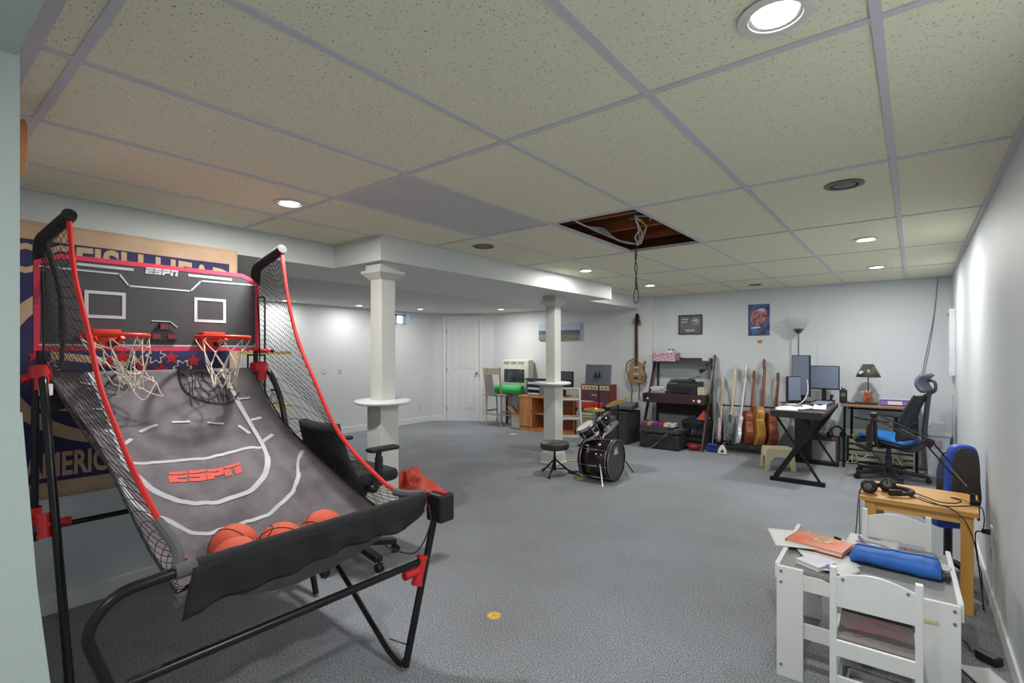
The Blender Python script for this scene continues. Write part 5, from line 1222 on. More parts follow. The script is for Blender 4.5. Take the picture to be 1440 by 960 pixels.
m = MB(); m.tube([(-.36, .20, .66), (.30, .20, .66)], .010, 8); m.build('rear_rail', black, bw, True)
scr = mat('screen_painted_reflection', (124, 134, 156), .12, col2=(112, 122, 144), scale=1.5)  # grey-blue wall reflection painted into the screen colour
def monitor(loc, rz, w_, h_, z0, label, base=True, lean=0.0):
    t = thing('monitor', label, 'monitor', loc, rz)
    m = MB(); m.box((0, .012, z0+h_/2), (w_, .03, h_), rot(rx=lean), .004); m.build('bezel', blackp, t)
    m = MB(); m.box((0, -.0045, z0+h_/2+.004), (w_-.02, .004, h_-.026), rot(rx=lean)); m.build('screen', scr, t)
    if base:
        m = MB(); m.box((0, .04, z0*.5+.03), (.05, .02, z0+.06)); m.build('stand_neck', blackp, t)
        m = MB(); m.box((0, .03, .006), (.22, .16, .012), None, .004); m.build('stand_foot', blackp, t)
    return t
monitor((-1.09, 7.05, .741), -.35, .22, .50, .07, 'tall portrait screen at the back left of the desk, nearest the torchiere')
monitor((-.87, 7.22, .741), .0, .33, .29, .15, 'wide landscape screen at the middle of the desk')
monitor((-1.115, 6.78, .741), .95, .20, .30, .02, 'small black-framed screen turned sideways at the left edge of the desk', True)
m = MB(); m.box((0, 0, .012), (.17, .34, .020), None, .004); t = m.build('computer_keyboard', mat('keyboard_grey', (90, 98, 112), .5)); t.location = (-.84, 6.85, .741); t.rotation_euler = (0, 0, -.1); tag(t, 'grey computer keyboard on the desk before the wide screen', 'keyboard')
m = MB()
for i in range(4):
    for j in range(9): m.box((-.06+.04*i, -.145+.036*j, .024), (.032, .028, .006))
m.build('keycaps', mat('keycap_pale', (150, 166, 190), .5), t)
for k, (x, y, rz, lb, sz) in enumerate(((-1.07, 6.05, .2, 'loose white paper sheet at the front left of the desk', (.21, .28)), (-.95, 6.22, -.5, 'tilted white paper sheet in the middle of the front desk', (.21, .28)), (-.80, 6.35, .1, 'white paper sheet along the right edge of the front desk', (.12, .40)))):
    m = MB(); m.grid(lambda u, v: Vector(((u-.5)*sz[0], (v-.5)*sz[1], .004+.022*abs(sin(u*2.6+k))*v)), 8, 8); t = m.build('paper_sheet', paper, None, True, solid=.001); t.location = (x, y, .7405+.003*k); t.rotation_euler = (0, 0, rz); tag(t, lb, 'paper')
    t['group'] = 'papers on the front desk'
m = MB(); m.box((0, 0, .015), (.16, .22, .03), rot(rz=.4), .003); t = m.build('notebook', mat('grey_notebook', (120, 122, 132), .6)); t.location = (-1.06, 6.32, .741); tag(t, 'grey notebook on the desk below the sideways screen', 'notebook'); m = MB(); m.box((0, 0, .031), (.09, .10, .003), rot(rz=.4)); m.build('notebook_label', paper, t)
m = MB(); m.tube(smoothpts([(-1.0, 6.90, 1.02), (-.985, 6.86, .95), (-.98, 6.78, .86), (-1.01, 6.68, .78), (-1.05, 6.62, .748)], 8), .005, 6); t = m.build('white_cable', mat('white_cable_sheath', (222, 222, 220), .5), None, True); tag(t, 'thick white cable looping down from behind the screens onto the desk', 'cable')
sp_ = thing('desk_speaker', 'small black speaker stack right of the wide screen on the desk', 'speaker', (-.665, 7.20, .741))
m = MB(); m.box((0, 0, .08), (.075, .08, .16), None, .01); m.build('speaker_box', blackp, sp_)
m = MB(); m.lathe([(1e-4, 0), (.026, 0), (.03, -.006)], 20, (0, -.042, .10), rot(rx=PI/2)); m.build('driver_cone', steel, sp_, True)
m = MB(); m.ball((0, 0, .18), .022, 10); m.build('silver_ball', chrome, sp_, True)
sp2 = thing('desk_gadget', 'black microphone dock under the right edge of the wide screen', 'gadget', (-.78, 7.10, .741))
m = MB(); m.box((0, 0, .02), (.08, .07, .04), None, .01); m.build('dock_base', blackp, sp2)
m = MB(); m.tube([(0, 0, .04), (.01, .0, .10)], [.012, .02], 10); m.build('dock_post', blackp, sp2, True)
# back desk items
lp = thing('table_lamp', 'small lamp with a printed dark shade and a red guitar-shaped base', 'lamp', (-.425, 7.26, .741))
m = MB(); m.lathe([(1e-4, 0), (.055, 0), (.055, .012), (.02, .016), (1e-4, .016)], 24); m.build('base', blackp, lp, True)
m = MB(); m.prism([(x*.31, .012+z*.34) for x, z in outline(EL)], .03, frame_M((0, .015, 0), (1, 0, 0), (0, 0, 1))); m.build('guitar_body', mat('cherry_burst', (176, 100, 66), .25, col2=(110, 46, 34), scale=24), lp, True)
m = MB(); m.tube([(0, 0, .14), (0, 0, .34)], .006, 8); m.build('guitar_neck', mat('cherry_neck', (92, 40, 44), .4), lp, True)
m = MB(); m.lathe([(.125, .315), (.055, .465)], 32, cap=False); m.build('lamp_shade', mat('printed_shade', (92, 92, 78), .3, col2=(50, 52, 48), scale=14), lp, True, solid=.003)
m = MB(); m.ball((-.058, -.082, .365), .03, 8, (1, .25, .8)); m.build('shade_badge', mat('badge_pale', (206, 208, 204), .4), lp, True)
pbx = thing('plastic_bin', 'purple plastic storage box with a clear lid on the back desk', 'box', (-.15, 7.24, .741))
m = MB(); m.span((-.155, -.10, 0), (.155, .10, .065), .012); m.build('bin_body', mat('purple_plastic', (146, 110, 196), .35), pbx)
m = MB(); m.span((-.17, -.11, .065), (.17, .11, .085), .006); m.build('bin_lid', mat('lilac_lid', (190, 180, 214), .3), pbx)
m = MB(); m.span((-.085, -.104, .015), (.045, -.10, .055)); m.build('white_label', paper, pbx)
m = MB(); m.bar((-.62, 7.14, .752), (-.33, 7.16, .752), .05, .02); t = m.build('remote_control', blackm); tag(t, 'long dark flat gadget lying at the front of the back desk before the lamp', 'gadget'); m = MB(); m.bar((-.60, 7.14, .763), (-.55, 7.143, .763), .04, .003); m.build('gadget_label', cream, t)
# under the desks
fa = amp('guitar_amplifier', (-.90, 7.33, 0), 0, (.36, .24, .31), mat('silver_grille', (176, 180, 184), .8, bump=.3, bscale=240), mat('brown_worn_vinyl', (96, 72, 58), .7), None, 'silver-fronted amplifier on the floor under the desk corner')
pc = thing('computer_tower', 'black computer tower standing under the front desk', 'computer', (-1.075, 7.22, 0))
m = MB(); m.box((0, 0, .32), (.17, .30, .64), None, .006); m.build('tower_case', mat('tower_black', (30, 28, 30), .4), pc)
m = MB(); m.box((0, -.152, .33), (.15, .006, .60), None, .002); m.build('tower_front', blackm, pc)
def headphones(loc, rz, label, lying, col=blackm):
    t = thing('headphones', label, 'headphones', loc, rz)
    m = MB(); pts = [(.075*cos(a), 0, .085*sin(a)) for a in [PI*i/16 for i in range(17)]]
    R_ = rot(rx=-PI/2) if lying else Matrix()
    off = Vector((0, 0, .04 if lying else .055))
    m.tube([R_ @ Vector(p)+off for p in pts], [.008]*3+[.012]*11+[.008]*3, 8); m.build('headband', col, t, True)
    for s_ in (-1, 1):
        m = MB(); c = R_ @ Vector((s_*.075, 0, -.012))+off; d = R_ @ Vector((s_, 0, 0))
        m.tube([c-d*.012, c+d*.022], [.036, .030], 18); e = m.build('ear_cup', col, t, True)
        m = MB(); m.tube([c-d*.026, c-d*.012], [.030, .037], 18); m.build('ear_pad', mat('ear_leather', (48, 40, 38), .6), e, True)
        m = MB(); m.tube([c+d*.022, c+d*.024], [.014, .012], 14); m.build('cup_badge', steel, e, True)
    return t
headphones((-.735, 7.22, .312), .6, 'black headphones standing on the silver amplifier under the desk', False)
m = MB(); m.box((0, 0, .02), (.12, .09, .04), None, .008); t = m.build('teal_box', mat('teal_plastic', (60, 140, 146), .4)); t.location = (-.86, 7.28, .312); t.rotation_euler = (0, 0, .3); tag(t, 'small teal box on the silver amplifier under the desk', 'box'); m = MB(); m.box((0, 0, .041), (.10, .03, .003)); m.build('box_stripe', paper, t)
bh = thing('baseboard_heater', 'pale metal slatted heater along the foot of the far wall under the back desk', 'heater', (-.32, 7.48, 0))
m = MB(); m.span((-.33, .03, .02), (.33, .06, .30)); m.build('back_plate', mat('heater_enamel', (204, 206, 190), .4), bh)
for z in (.03, .10, .17, .24):
    m = MB(); m.span((-.33, -.05, z), (.33, .03, z+.045), .004); m.build('heater_slat', mat('heater_enamel', (204, 206, 190), .4), bh)
for x in (-.32, .32):
    m = MB(); m.span((x-.012, -.055, 0), (x+.012, .06, .31)); m.build('end_cap', blackm if x < 0 else mat('heater_enamel', (204, 206, 190), .4), bh)
rnd = random.Random(8)
for k in range(4):
    pts = [(-.62+.55*j/7+rnd.uniform(-.04, .04), 7.33+rnd.uniform(-.05, .04), .006+abs(sin(j*1.3+k))*.12*(k % 2 == 0)) for j in range(8)]
    m = MB(); m.tube(smoothpts(pts, 6), .005, 6); t = m.build('tangled_cord', [cablew, cable, cablew, mat('white_cable_sheath', (222, 222, 220), .5)][k], None, True)
    tag(t, ['pale yellow cord looping high in the tangle before the slatted heater', 'black cord lying in the tangle before the slatted heater', 'pale cord arching in the tangle before the slatted heater', 'white cord lying in the tangle before the slatted heater'][k], 'cable', 'cords under the back desk')
m = MB(); m.grid(lambda u, v: Vector((.045*sin(PI*v)*cos(2*PI*u), .045*sin(PI*v)*sin(2*PI*u), .045-.045*cos(PI*v)))*(1+.25*mnoise.noise((cos(2*PI*u)*2, sin(2*PI*u)*2, v*5))), 20, 12)
t = m.build('yellow_sponge', mat('yellow_foam', (226, 214, 110), .8), None, True); t.location = (-.56, 7.45, .287); tag(t, 'yellow crumpled foam ball on the slatted heater left of the blue chair', 'foam ball')
tc_ = thing('trash_can', 'tall white bin with a peaked lid and a picture sticker in the far right corner', 'bin', (.20, 7.34, 0))
m = MB(); m.prism([(-.08, -.085), (.08, -.085), (.08, .085), (-.08, .085)], .002); 
def taper(q, z0, z1, a0, a1, b0, b1):
    vs = [(sx*w_, sy*d_, z) for z, w_, d_ in ((z0, a0, b0), (z1, a1, b1)) for sx, sy in ((-1, -1), (1, -1), (1, 1), (-1, 1))]
    q._add(vs, [(0, 3, 2, 1), (4, 5, 6, 7), (0, 1, 5, 4), (1, 2, 6, 5), (2, 3, 7, 6), (3, 0, 4, 7)])
binm = mat('bin_white', (188, 198, 208), .4)
m = MB(); taper(m, 0, .43, .082, .105, .08, .10); m.build('bin_body', binm, tc_)
m = MB(); taper(m, .43, .46, .112, .112, .107, .107); m.build('bin_rim', binm, tc_)
m = MB(); m.prism([(-.11, .46), (.11, .46), (.06, .57), (-.03, .57)], .20, frame_M((0, .10, 0), (1, 0, 0), (0, 0, 1))); m.build('bin_lid', mat('lid_grey', (190, 196, 200), .4), tc_)
m = MB(); m.box((-.01, -.099, .34), (.085, .004, .085), rot(rx=.045)); m.build('picture_sticker', mat('sticker_blue_red', (150, 170, 206), .5, col2=(190, 130, 140), scale=30), tc_)

# ------------------------------------------------------------------ blue mesh desk chair with headrest
dc = thing('desk_chair', 'black desk chair with a blue seat and curved headrest, before the back desk', 'chair', (-.215, 6.72, 0), -.33)
star_base(dc, .33, mat('chair_base_black', (40, 42, 50), .4), .06, 5, .35)
m = MB(); m.tube([(0, 0, .08), (0, 0, .36)], .022, 14); m.tube([(0, 0, .08), (0, 0, .24)], .03, 14); m.build('gas_post', mat('post_blue_black', (44, 52, 80), .4), dc, True)
m = MB(); m.box((.03, 0, .365), (.26, .20, .05), None, .015); m.tube([(-.05, -.02, .36), (-.13, -.14, .33)], .012, 8); m.build('tilt_mechanism', blackp, dc)
def seatfn(u, v):
    x = -.235+.44*u; y = (v-.5)*.46*(1-.12*(2*u-1)**2); z = .455-.055*u+.02*(2*v-1)**2-.05*max(0, .12-u)/.12 + .012*sin(PI*u)
    return Vector((x, y, z))
m = MB(); m.grid(seatfn, 16, 12); m.build('seat', mat('bright_blue_mesh', (44, 124, 206), .8, bump=.3, bscale=240), dc, True, solid=.03)
m = MB(); m.grid(lambda u, v: seatfn(u, v)-Vector((0, 0, .038)), 12, 8); m.build('seat_pan', blackp, dc, True, solid=.03)
for s_ in (-1, 1):
    m = MB(); m.tube(bez([(.02, s_*.15, .36), (.0, s_*.255, .36), (-.02, s_*.255, .45), (-.03, s_*.255, .63)], .04), .018, 8); m.bar((-.03, s_*.255, .42), (-.035, s_*.255, .60), .022, .05, (0, 1, 0)); ap = m.build('arm_post', blackp, dc, True)
    m = MB(); m.bar((-.21, s_*.255, .655), (.09, s_*.255, .635), .075, .025, (0, 0, 1), .01); m.build('arm_pad', blackm, ap)
def bk(u, v):
    z = .44+.47*v; hw = .20*(1-.35*v**2); y = (2*u-1)*hw; x = .20+.13*v**1.1+.03*sin(PI*v)*-1-.05*(2*u-1)**2
    return Vector((x, y, z))
m = MB(); m.grid(bk, 12, 16); m.build('back_mesh', mat('dark_grey_mesh', (58, 62, 72), .8, bump=.4, bscale=300), dc, True, solid=.012)
for s_ in (0, 1):
    m = MB(); m.tube([bk(s_, k/12) for k in range(13)], .018, 8); m.build('back_frame', blackp, dc, True)
m = MB(); m.tube(smoothpts([(.04, 0, .36), (.20, 0, .34), (.305, 0, .42), (.315, 0, .58), (.33, 0, .76), (.345, 0, .90), (.355, 0, .95)], 6), [.03]*14+[.024]*22+[.02], 10); m.build('spine', mat('spine_grey', (70, 72, 76), .4), dc, True)
m = MB(); m.grid(lambda u, v: Vector((.235-.035*sin(PI*v), (2*u-1)*.08, .52+.10*v)), 6, 6); m.build('lumbar_pad', mat('lumbar_dark', (52, 60, 84), .8), dc, True, solid=.02)
m = MB(); m.tube(smoothpts([(.355, 0, .93), (.40, 0, .97), (.395, 0, 1.05), (.345, 0, 1.065)], 6), .014, 8); m.build('headrest_arm', mat('spine_grey', (70, 72, 76), .4), dc, True)
m = MB(); m.grid(lambda u, v: Vector((.26+.055*cos((u-.5)*2.2)+.05*(2*v-1)**2, .15*sin((u-.5)*2.4), .955+.17*v)), 14, 10); m.build('headrest', mat('headrest_grey', (96, 104, 122), .6), dc, True, solid=.035)

# ------------------------------------------------------------------ pine table with headphones and microphone boom
pt = thing('pine_table', 'small square-legged pine table against the right wall, holding headphones and cables', 'table', (.02, 3.71, 0), -.06)
m = MB(); m.span((-.255, -.225, .512), (.25, .225, .538), .003); m.build('table_top', oak, pt)
m = MB(); m.span((-.20, -.19, .465), (.20, -.172, .512)); m.span((-.20, .172, .465), (.20, .19, .512)); m.span((-.215, -.17, .465), (-.197, .17, .512)); m.span((.197, -.17, .465), (.215, .17, .512)); m.build('apron', oak, pt)
for sx in (-1, 1):
    for sy in (-1, 1):
        m = MB(); m.span((sx*.205-.026, sy*.175-.026, 0), (sx*.205+.026, sy*.175+.026, .512), .003); m.build('leg', oakz, pt)
hp2 = thing('headphones', 'black studio headphones lying on the pine table', 'headphones', (-.15, 3.615, .539), .35)
hbm = mat('headphone_black', (36, 34, 36), .5); pad = mat('brown_black_leather', (52, 40, 36), .6)
for (x, y, tilt_) in ((-.065, -.01, .35), (.05, .055, -.1)):
    m = MB(); R_ = rot(rx=PI/2-.5+tilt_, rz=-.5); m.lathe([(1e-4, -.018), (.034, -.018), (.040, -.008), (.040, .004), (.03, .02), (1e-4, .022)], 28, (x, y, .038), R_); e = m.build('ear_cup', hbm, hp2, True)
    m = MB(); m.lathe([(.016, -.020), (.024, -.034), (.036, -.032), (.041, -.020), (.03, -.014)], 28, (x, y, .038), R_); m.build('ear_pad', pad, e, True)
    m = MB(); m.lathe([(1e-4, .0235), (.017, .0235), (.02, .0215)], 20, (x, y, .038), R_); m.build('cup_badge', mat('badge_grey', (110, 106, 104), .4), e, True)
m = MB(); m.tube(smoothpts([(-.05, .03, .035), (0, .075, .03), (.07, .085, .024), (.135, .055, .022), (.15, .0, .022), (.12, -.045, .02), (.06, -.06, .018)], 6), [.007]*4+[.014]*26+[.012]*7, 8); m.build('headband', pad, hp2, True)
m = MB(); m.box((.05, -.055, .022), (.07, .02, .036), rot(rz=.15), .007); m.build('band_cushion', hbm, hp2, True)
mb_ = thing('microphone_arm', 'black sprung microphone boom arm clamped to the right edge of the pine table', 'microphone arm', (.245, 3.66, .51))
L_ = lambda p: Vector(p)-Vector((.245, 3.66, .51))
m = MB(); m.box((0.002, 0, .04), (.03, .04, .025), None, .004); m.box((.022, 0, .0), (.010, .04, .10)); m.box((.0, 0, -.012), (.035, .03, .010)); m.tube([(-.0, 0, -.05), (0, 0, -.012)], .006, 8); m.tube([(0, 0, .05), (0, 0, .085)], .012, 10); m.build('table_clamp', black, mb_)
A0, E0, T0 = L_((.245, 3.66, .60)), L_((.062, 3.70, .845)), L_((-.19, 3.74, .975))
def seg(a, c, nm):
    d = (c-a).normalized(); nn = d.cross(Vector((0, 1, 0))).normalized()*.016
    m = MB(); m.tube([a+nn, c+nn], .0045, 8); m.tube([a-nn, c-nn], .0045, 8); o_ = m.build(nm, black, mb_, True)
    m = MB(); m.tube([a.lerp(c, .12), a.lerp(c, .5)], .0022, 6); m.build('spring', chrome, o_, True)
seg(A0, E0, 'lower_arm'); seg(E0, T0, 'upper_arm')
m = MB(); m.box(E0, (.05, .035, .05), rot(ry=.5), .01); m.tube([E0+Vector((0, -.03, 0)), E0+Vector((0, .03, 0))], .018, 12); m.build('elbow_joint', blackp, mb_)
m = MB(); m.box(T0, (.035, .03, .03), None, .006); m.tube([T0, T0+Vector((-.015, 0, -.05))], .008, 8); m.build('tip_joint', blackp, mb_)
mc = MB(); p0 = T0+Vector((-.018, 0, -.05)); mc.tube([p0, p0+Vector((-.006, 0, -.045)), p0+Vector((-.004, 0, -.12))], [.011, .016, .014], 14); mc.ball(p0+Vector((-.004, 0, -.12)), .018, 10); mc = mc.build('microphone', mat('mic_dark', (60, 50, 46), .4, .4), mb_, True)
mp_ = MB(); q0 = p0+Vector((-.02, -.02, -.15)); mp_.tube([q0+Vector((-.045, 0, .02)), q0+Vector((.03, 0, -.01))], .014, 12); mp_.build('shock_mount', blackm, mb_, True)
m = MB(); m.tube(smoothpts([q0+Vector((.02, 0, -.01)), q0+Vector((.08, -.02, -.08)), q0+Vector((.11, -.06, -.2)), q0+Vector((.15, -.08, -.235))], 8), .004, 6); m.build('mic_lead', cable, mb_, True)
def floor_cable(pts, label, r_=.0028, mm=cable):
    m = MB(); m.tube(smoothpts(pts, 7), r_, 6); t = m.build('audio_cable', mm, None, True); tag(t, label, 'cable'); return t
zt = .5405
floor_cable([(-.09, 3.70, zt+.01), (-.02, 3.76, zt), (.06, 3.66, zt), (.11, 3.60, zt), (.17, 3.62, zt), (.20, 3.70, zt), (.16, 3.75, zt), (.21, 3.68, zt+.01), (.25, 3.62, zt)], 'black cable curling across the pine table toward the boom clamp')
floor_cable([(-.08, 3.68, zt+.01), (.0, 3.63, zt), (.06, 3.55, zt), (.13, 3.53, zt), (.20, 3.58, zt), (.25, 3.60, zt+.006), (.275, 3.60, zt), (.29, 3.66, .48), (.29, 3.70, .40)], 'black cable running along the front of the pine table and over its right edge')
floor_cable([(.02, 3.62, zt+.006), (.10, 3.51, zt+.006), (.15, 3.46, zt+.004), (.20, 3.437, .50), (.235, 3.445, .40), (.25, 3.46, .30), (.27, 3.55, .22), (.28, 3.62, .10), (.28, 3.60, .01)], 'black cable hanging down in front of the right leg of the pine table')
floor_cable([(-.235, 3.74, zt+.003), (-.262, 3.73, .50), (-.275, 3.70, .30), (-.29, 3.62, .03), (-.28, 3.56, .006), (-.2, 3.5, .006)], 'black cable hanging off the left edge of the pine table, nearer of the pair')
floor_cable([(-.235, 3.79, zt+.003), (-.262, 3.80, .50), (-.265, 3.79, .28), (-.25, 3.75, .02), (-.2, 3.75, .006)], 'black cable hanging off the left edge of the pine table, farther of the pair')
pl = thing('power_plug', 'black plug in the low outlet on the right wall', 'plug', (XR-.008, 3.76, .378))
m = MB(); m.tube([(0, 0, 0), (-.035, 0, 0)], [.016, .012], 10); m.build('plug_body', blackm, pl, True)
m = MB(); m.tube(smoothpts([(-.03, 0, 0), (-.06, -.0, -.02), (-.055, -.04, -.12), (-.05, -.10, -.20), (-.04, -.2, -.36)], 6), .0035, 6); m.build('plug_lead', cable, pl, True)
bl = thing('gaming_chair', 'dark grey and blue padded chair standing behind the pine table', 'chair', (.198, 4.12, 0), .42)
blue = mat('royal_blue_vinyl', (44, 86, 200), .5); dgrey = mat('dark_brown_grey_vinyl', (66, 60, 62), .6)
hpz = closed_curve([(-.075, .44), (.075, .44), (.08, .60), (.075, .72), (.055, .785), (0, .80), (-.055, .785), (-.075, .72), (-.08, .60)])
m = MB(); m.prism(hpz, .07, frame_M((0, -.03, 0), (1, 0, 0), (0, 0, 1))); b_ = m.build('backrest', blue, bl, True); d_ = b_.modifiers.new('rounded_edge', 'BEVEL'); d_.width = .02; d_.segments = 4; d_.limit_method = 'ANGLE'; d_.angle_limit = .9
m = MB(); m.prism([(x*.84, .44+(z-.44)*.955) for x, z in hpz], .012, frame_M((0, -.098, 0), (1, 0, 0), (0, 0, 1)) ); m.build('back_panel', dgrey, bl)
m = MB(); m.box((-.05, .02, .33), (.18, .20, .09), None, .035); m.build('seat', blue, bl, True)
m = MB(); m.box((-.03, .02, .38), (.14, .16, .03), None, .012); m.build('seat_pad', dgrey, bl, True)
m = MB(); m.tube([(-.03, .02, .08), (-.03, .02, .30)], .022, 12); m.bar((-.02, .03, .36), (0, .0, .50), .06, .02); m.build('gas_post', blackp, bl, True)
for k in range(5):
    a = 2*PI*k/5+.3; m = MB(); e = Vector((-.03+.11*cos(a), .02+.11*sin(a), .03)); m.bar((-.03, .02, .08), e, .03, .02); m.tube([e+Vector((0, -.01, -.012)), e+Vector((0, .01, -.012))], .018, 10); m.build('base_spoke', blackp, bl, True)
bpk = thing('backpack', 'dark navy and black backpack on the floor by the right wall', 'bag', (.228, 6.0, 0), -.3)
def bagf(u, v):
    a = 2*PI*u; r = (1-.35*v**3)*(1 if v > .03 else .8); n_ = 1+.10*mnoise.noise((cos(a)*2, sin(a)*2, v*4))
    return Vector((.078*r*cos(a)*n_, .075*r*sin(a)*n_, .40*v))
m = MB(); m.grid(bagf, 28, 16); m.poly([bagf(i/28, 1) for i in range(28)]); m.poly([bagf(i/28, 0) for i in range(28)]); m.build('bag_body', mat('navy_nylon', (44, 50, 84), .7, bump=.2, bscale=60), bpk, True)
m = MB(); m.box((0, -.075, .15), (.10, .05, .18), None, .022); m.build('front_pocket', mat('black_nylon', (36, 36, 40), .8), bpk, True)
m = MB(); m.tube(bez([(-.03, 0, .39), (-.03, 0, .44), (.03, 0, .44), (.03, 0, .39)], .02), .007, 8); m.build('grab_handle', mat('black_nylon', (36, 36, 40), .8), bpk, True)
m = MB(); R_ = rot(ry=PI/2); m.lathe([(.03, -.07), (.06, -.07), (.065, -.05), (.065, .05), (.06, .07), (.03, .07), (.03, -.07)], 28, (0, 0, .066), rot(rz=.5) @ R_); t = m.build('paper_roll', mat('roll_white', (214, 216, 216), .6), None, True); t.location = (.06, 5.6, 0); tag(t, 'white rounded roll on the floor behind the pine table', 'roll'); m = MB(); m.lathe([(1e-4, .071), (.03, .071)], 20, (0, 0, .066), rot(rz=.5) @ R_); m.build('roll_core', steel, t)

# ------------------------------------------------------------------ children's table with two chairs
wl = mat('white_laminate', (224, 226, 224), .4, var=.01); greytop = mat('grey_table_top', (132, 134, 134), .5, var=.02); bolt = mat('bolt_grey', (140, 142, 142), .4, .5)
kt = thing('kids_table', "white children's table with a grey top, cluttered with papers, nearest the viewer at right", 'table', (-.169, 2.68, 0), .02)
for sx, w0 in ((-1, .098), (1, .115)):
    for sy in (-1, 1):
        m = MB(); x0 = sx*.292; m.span((min(x0, x0-sx*w0), sy*.305-.008, 0), (max(x0, x0-sx*w0), sy*.305+.008, .46 if sy < 0 else .436), .002); lg = m.build('leg_panel', wl, kt)
        m = MB()
        for z in (.44, .395, .05):
            m.tube([(sx*.275, sy*.305-.009, z), (sx*.275, sy*.305-.011, z)], .0055, 10)
        m.build('bolt_cap', bolt, lg, True)
    m = MB(); m.span((sx*.292-.009, -.30, .40), (sx*.292+.009, .30, .466), .003); m.build('side_rail', wl, kt)
    m = MB(); m.span((sx*.262-.009, -.29, .17), (sx*.262+.009, .29, .235), .002); m.build('low_rail', wl, kt)
apron = [(-.195, .375), (.18, .375), (.18, .436), (.10, .436), (.06, .42), (-.09, .42), (-.13, .436), (-.195, .436)]
for y in (-.292, .305):
    m = MB(); m.prism(apron, .012, frame_M((0, y, 0), (1, 0, 0), (0, 0, 1))); m.build('apron', wl, kt)
m = MB(); m.span((-.285, -.288, .437), (.285, .288, .449)); m.build('table_top', greytop, kt)
m = MB(); m.span((-.255, -.285, .17), (.255, -.272, .23)); m.build('stretcher', wl, kt)
m = MB(); m.span((-.255, .272, .17), (.255, .285, .23)); m.build('stretcher', wl, kt)
m = MB(); m.span((-.01, -.2955-.02, .355), (.05, -.3135, .372)); 
m = MB(); m.prism([(0, 0), (.055, .004), (.052, .018), (.045, .018), (.044, .012), (0, .014)], .001, frame_M((.178, -.3145, .375), (1, 0, 0), (0, 0, 1))); m.build('tape_scrap', mat('yellowed_tape', (214, 204, 150), .6), kt)
def kids_chair(loc, rz, label):
    """local: back at y=-.13, sitter faces +y"""
    t = thing('kids_chair', label, 'chair', loc, rz, "white children's chairs")
    for s_ in (-1, 1):
        m = MB(); m.span((s_*.121-.011, -.14, 0), (s_*.121+.011, -.118, .585), .003); m.build('rear_leg', wl, t)
        m = MB(); m.span((s_*.121-.011, .12, 0), (s_*.121+.011, .142, .30), .003); m.build('front_leg', wl, t)
        m = MB(); m.span((s_*.121-.007, -.12, .12), (s_*.121+.007, .12, .15)); m.span((s_*.121-.007, -.12, .27), (s_*.121+.007, .12, .31)); m.build('side_rail', wl, t)
    top = [(-.111, .445), (.111, .445), (.111, .55)] + [(.111-.222*i/10, .55+.026*sin(PI*i/10)) for i in range(1, 10)] + [(-.111, .55)]
    m = MB(); m.prism(top, .012, frame_M((0, -.123, 0), (1, 0, 0), (0, 0, 1))); bk_ = m.build('back_panel', wl, t)
    m = MB()
    for x in (-.092, .092): m.tube([(x, -.135, .545), (x, -.137, .545)], .005, 10)
    m.build('bolt_cap', bolt, bk_, True)
    m = MB(); m.span((-.112, -.118, .312), (.112, .145, .325), .002); st_ = m.build('seat', mat('worn_grey_seat', (112, 104, 104), .5, col2=(98, 90, 90), scale=6), t)
    m = MB(); rnd = random.Random(5)
    for k in range(9): m.tube(smoothpts([(rnd.uniform(-.09, .09), rnd.uniform(-.08, .1), .3258) for j in range(3)], 5), .0008, 4)
    m.build('pink_scribble', mat('pink_marker', (176, 84, 110), .6), st_)
    for nm, a_, c_ in (('seat_rail', (-.112, -.14, .268), (.112, -.126, .325)), ('seat_rail', (-.112, .128, .275), (.112, .142, .312)), ('stretcher', (-.112, -.135, .165), (.112, -.123, .195)), ('stretcher', (-.112, -.135, .10), (.112, -.123, .125))):
        m = MB(); m.span(a_, c_, .002); m.build(nm, wl, t)
    return t
kids_chair((-.112, 2.285, 0), .03, "white children's chair in front of the kids' table, back to the viewer")
kids_chair((-.062, 2.918, 0), PI+.06, "white children's chair on the far side of the kids' table, facing the viewer")
bn = thing('paper_tray', 'white open tray of papers on the floor under the near white chair', 'tray', (-.11, 2.33, 0))
m = MB(); m.span((-.10, -.09, 0), (.10, .14, .008)); m.span((-.10, -.09, 0), (-.094, .14, .07)); m.span((.094, -.09, 0), (.10, .14, .07)); m.span((-.10, -.09, 0), (.10, -.084, .07)); m.span((-.10, .134, 0), (.10, .14, .07)); m.build('tray_shell', wl, bn)
m = MB(); m.box((0, .02, .03), (.15, .18, .035), rot(rz=.1, rx=.1)); m.build('paper_pile', paper, bn)
# things on the table (top surface z = .449 inside white edge rails)
zt = .4495
bk2 = thing('picture_book', 'orange-red picture book on the left half of the kids table', 'book', (-.345, 2.715, zt+.012), -.18)
m = MB(); m.box((0, 0, .010), (.225, .16, .014)); m.build('page_block', paper, bk2)
m = MB(); m.box((0, 0, .0185), (.232, .168, .003)); m.box((0, 0, .0015), (.232, .168, .003)); m.box((-.1155, 0, .010), (.003, .168, .02)); m.build('book_cover', mat('orange_cover', (226, 124, 74), .4, col2=(206, 98, 60), scale=9), bk2)
m = MB(); m.prism([(-.02+.05*cos(a)*(1+.2*sin(3*a)), .02+.03*sin(a)) for a in [2*PI*i/20 for i in range(20)]], .0008, Matrix.Translation((.03, 0, .0202))); m.build('cover_picture', mat('cover_grey', (150, 110, 104), .5, col2=(216, 176, 100), scale=40), bk2)
def sheet(name, label, loc, rz, w_, d_, mm, curl=.02, cat='paper', tilt_=0):
    m = MB(); m.grid(lambda u, v: Vector(((u-.5)*w_, (v-.5)*d_, .0015+curl*((1-u)**3)*(.4+.6*v))), 10, 8); t = m.build(name, mm, None, True, solid=.0008); t.location = loc; t.rotation_euler = (0, tilt_, rz); return tag(t, label, cat)
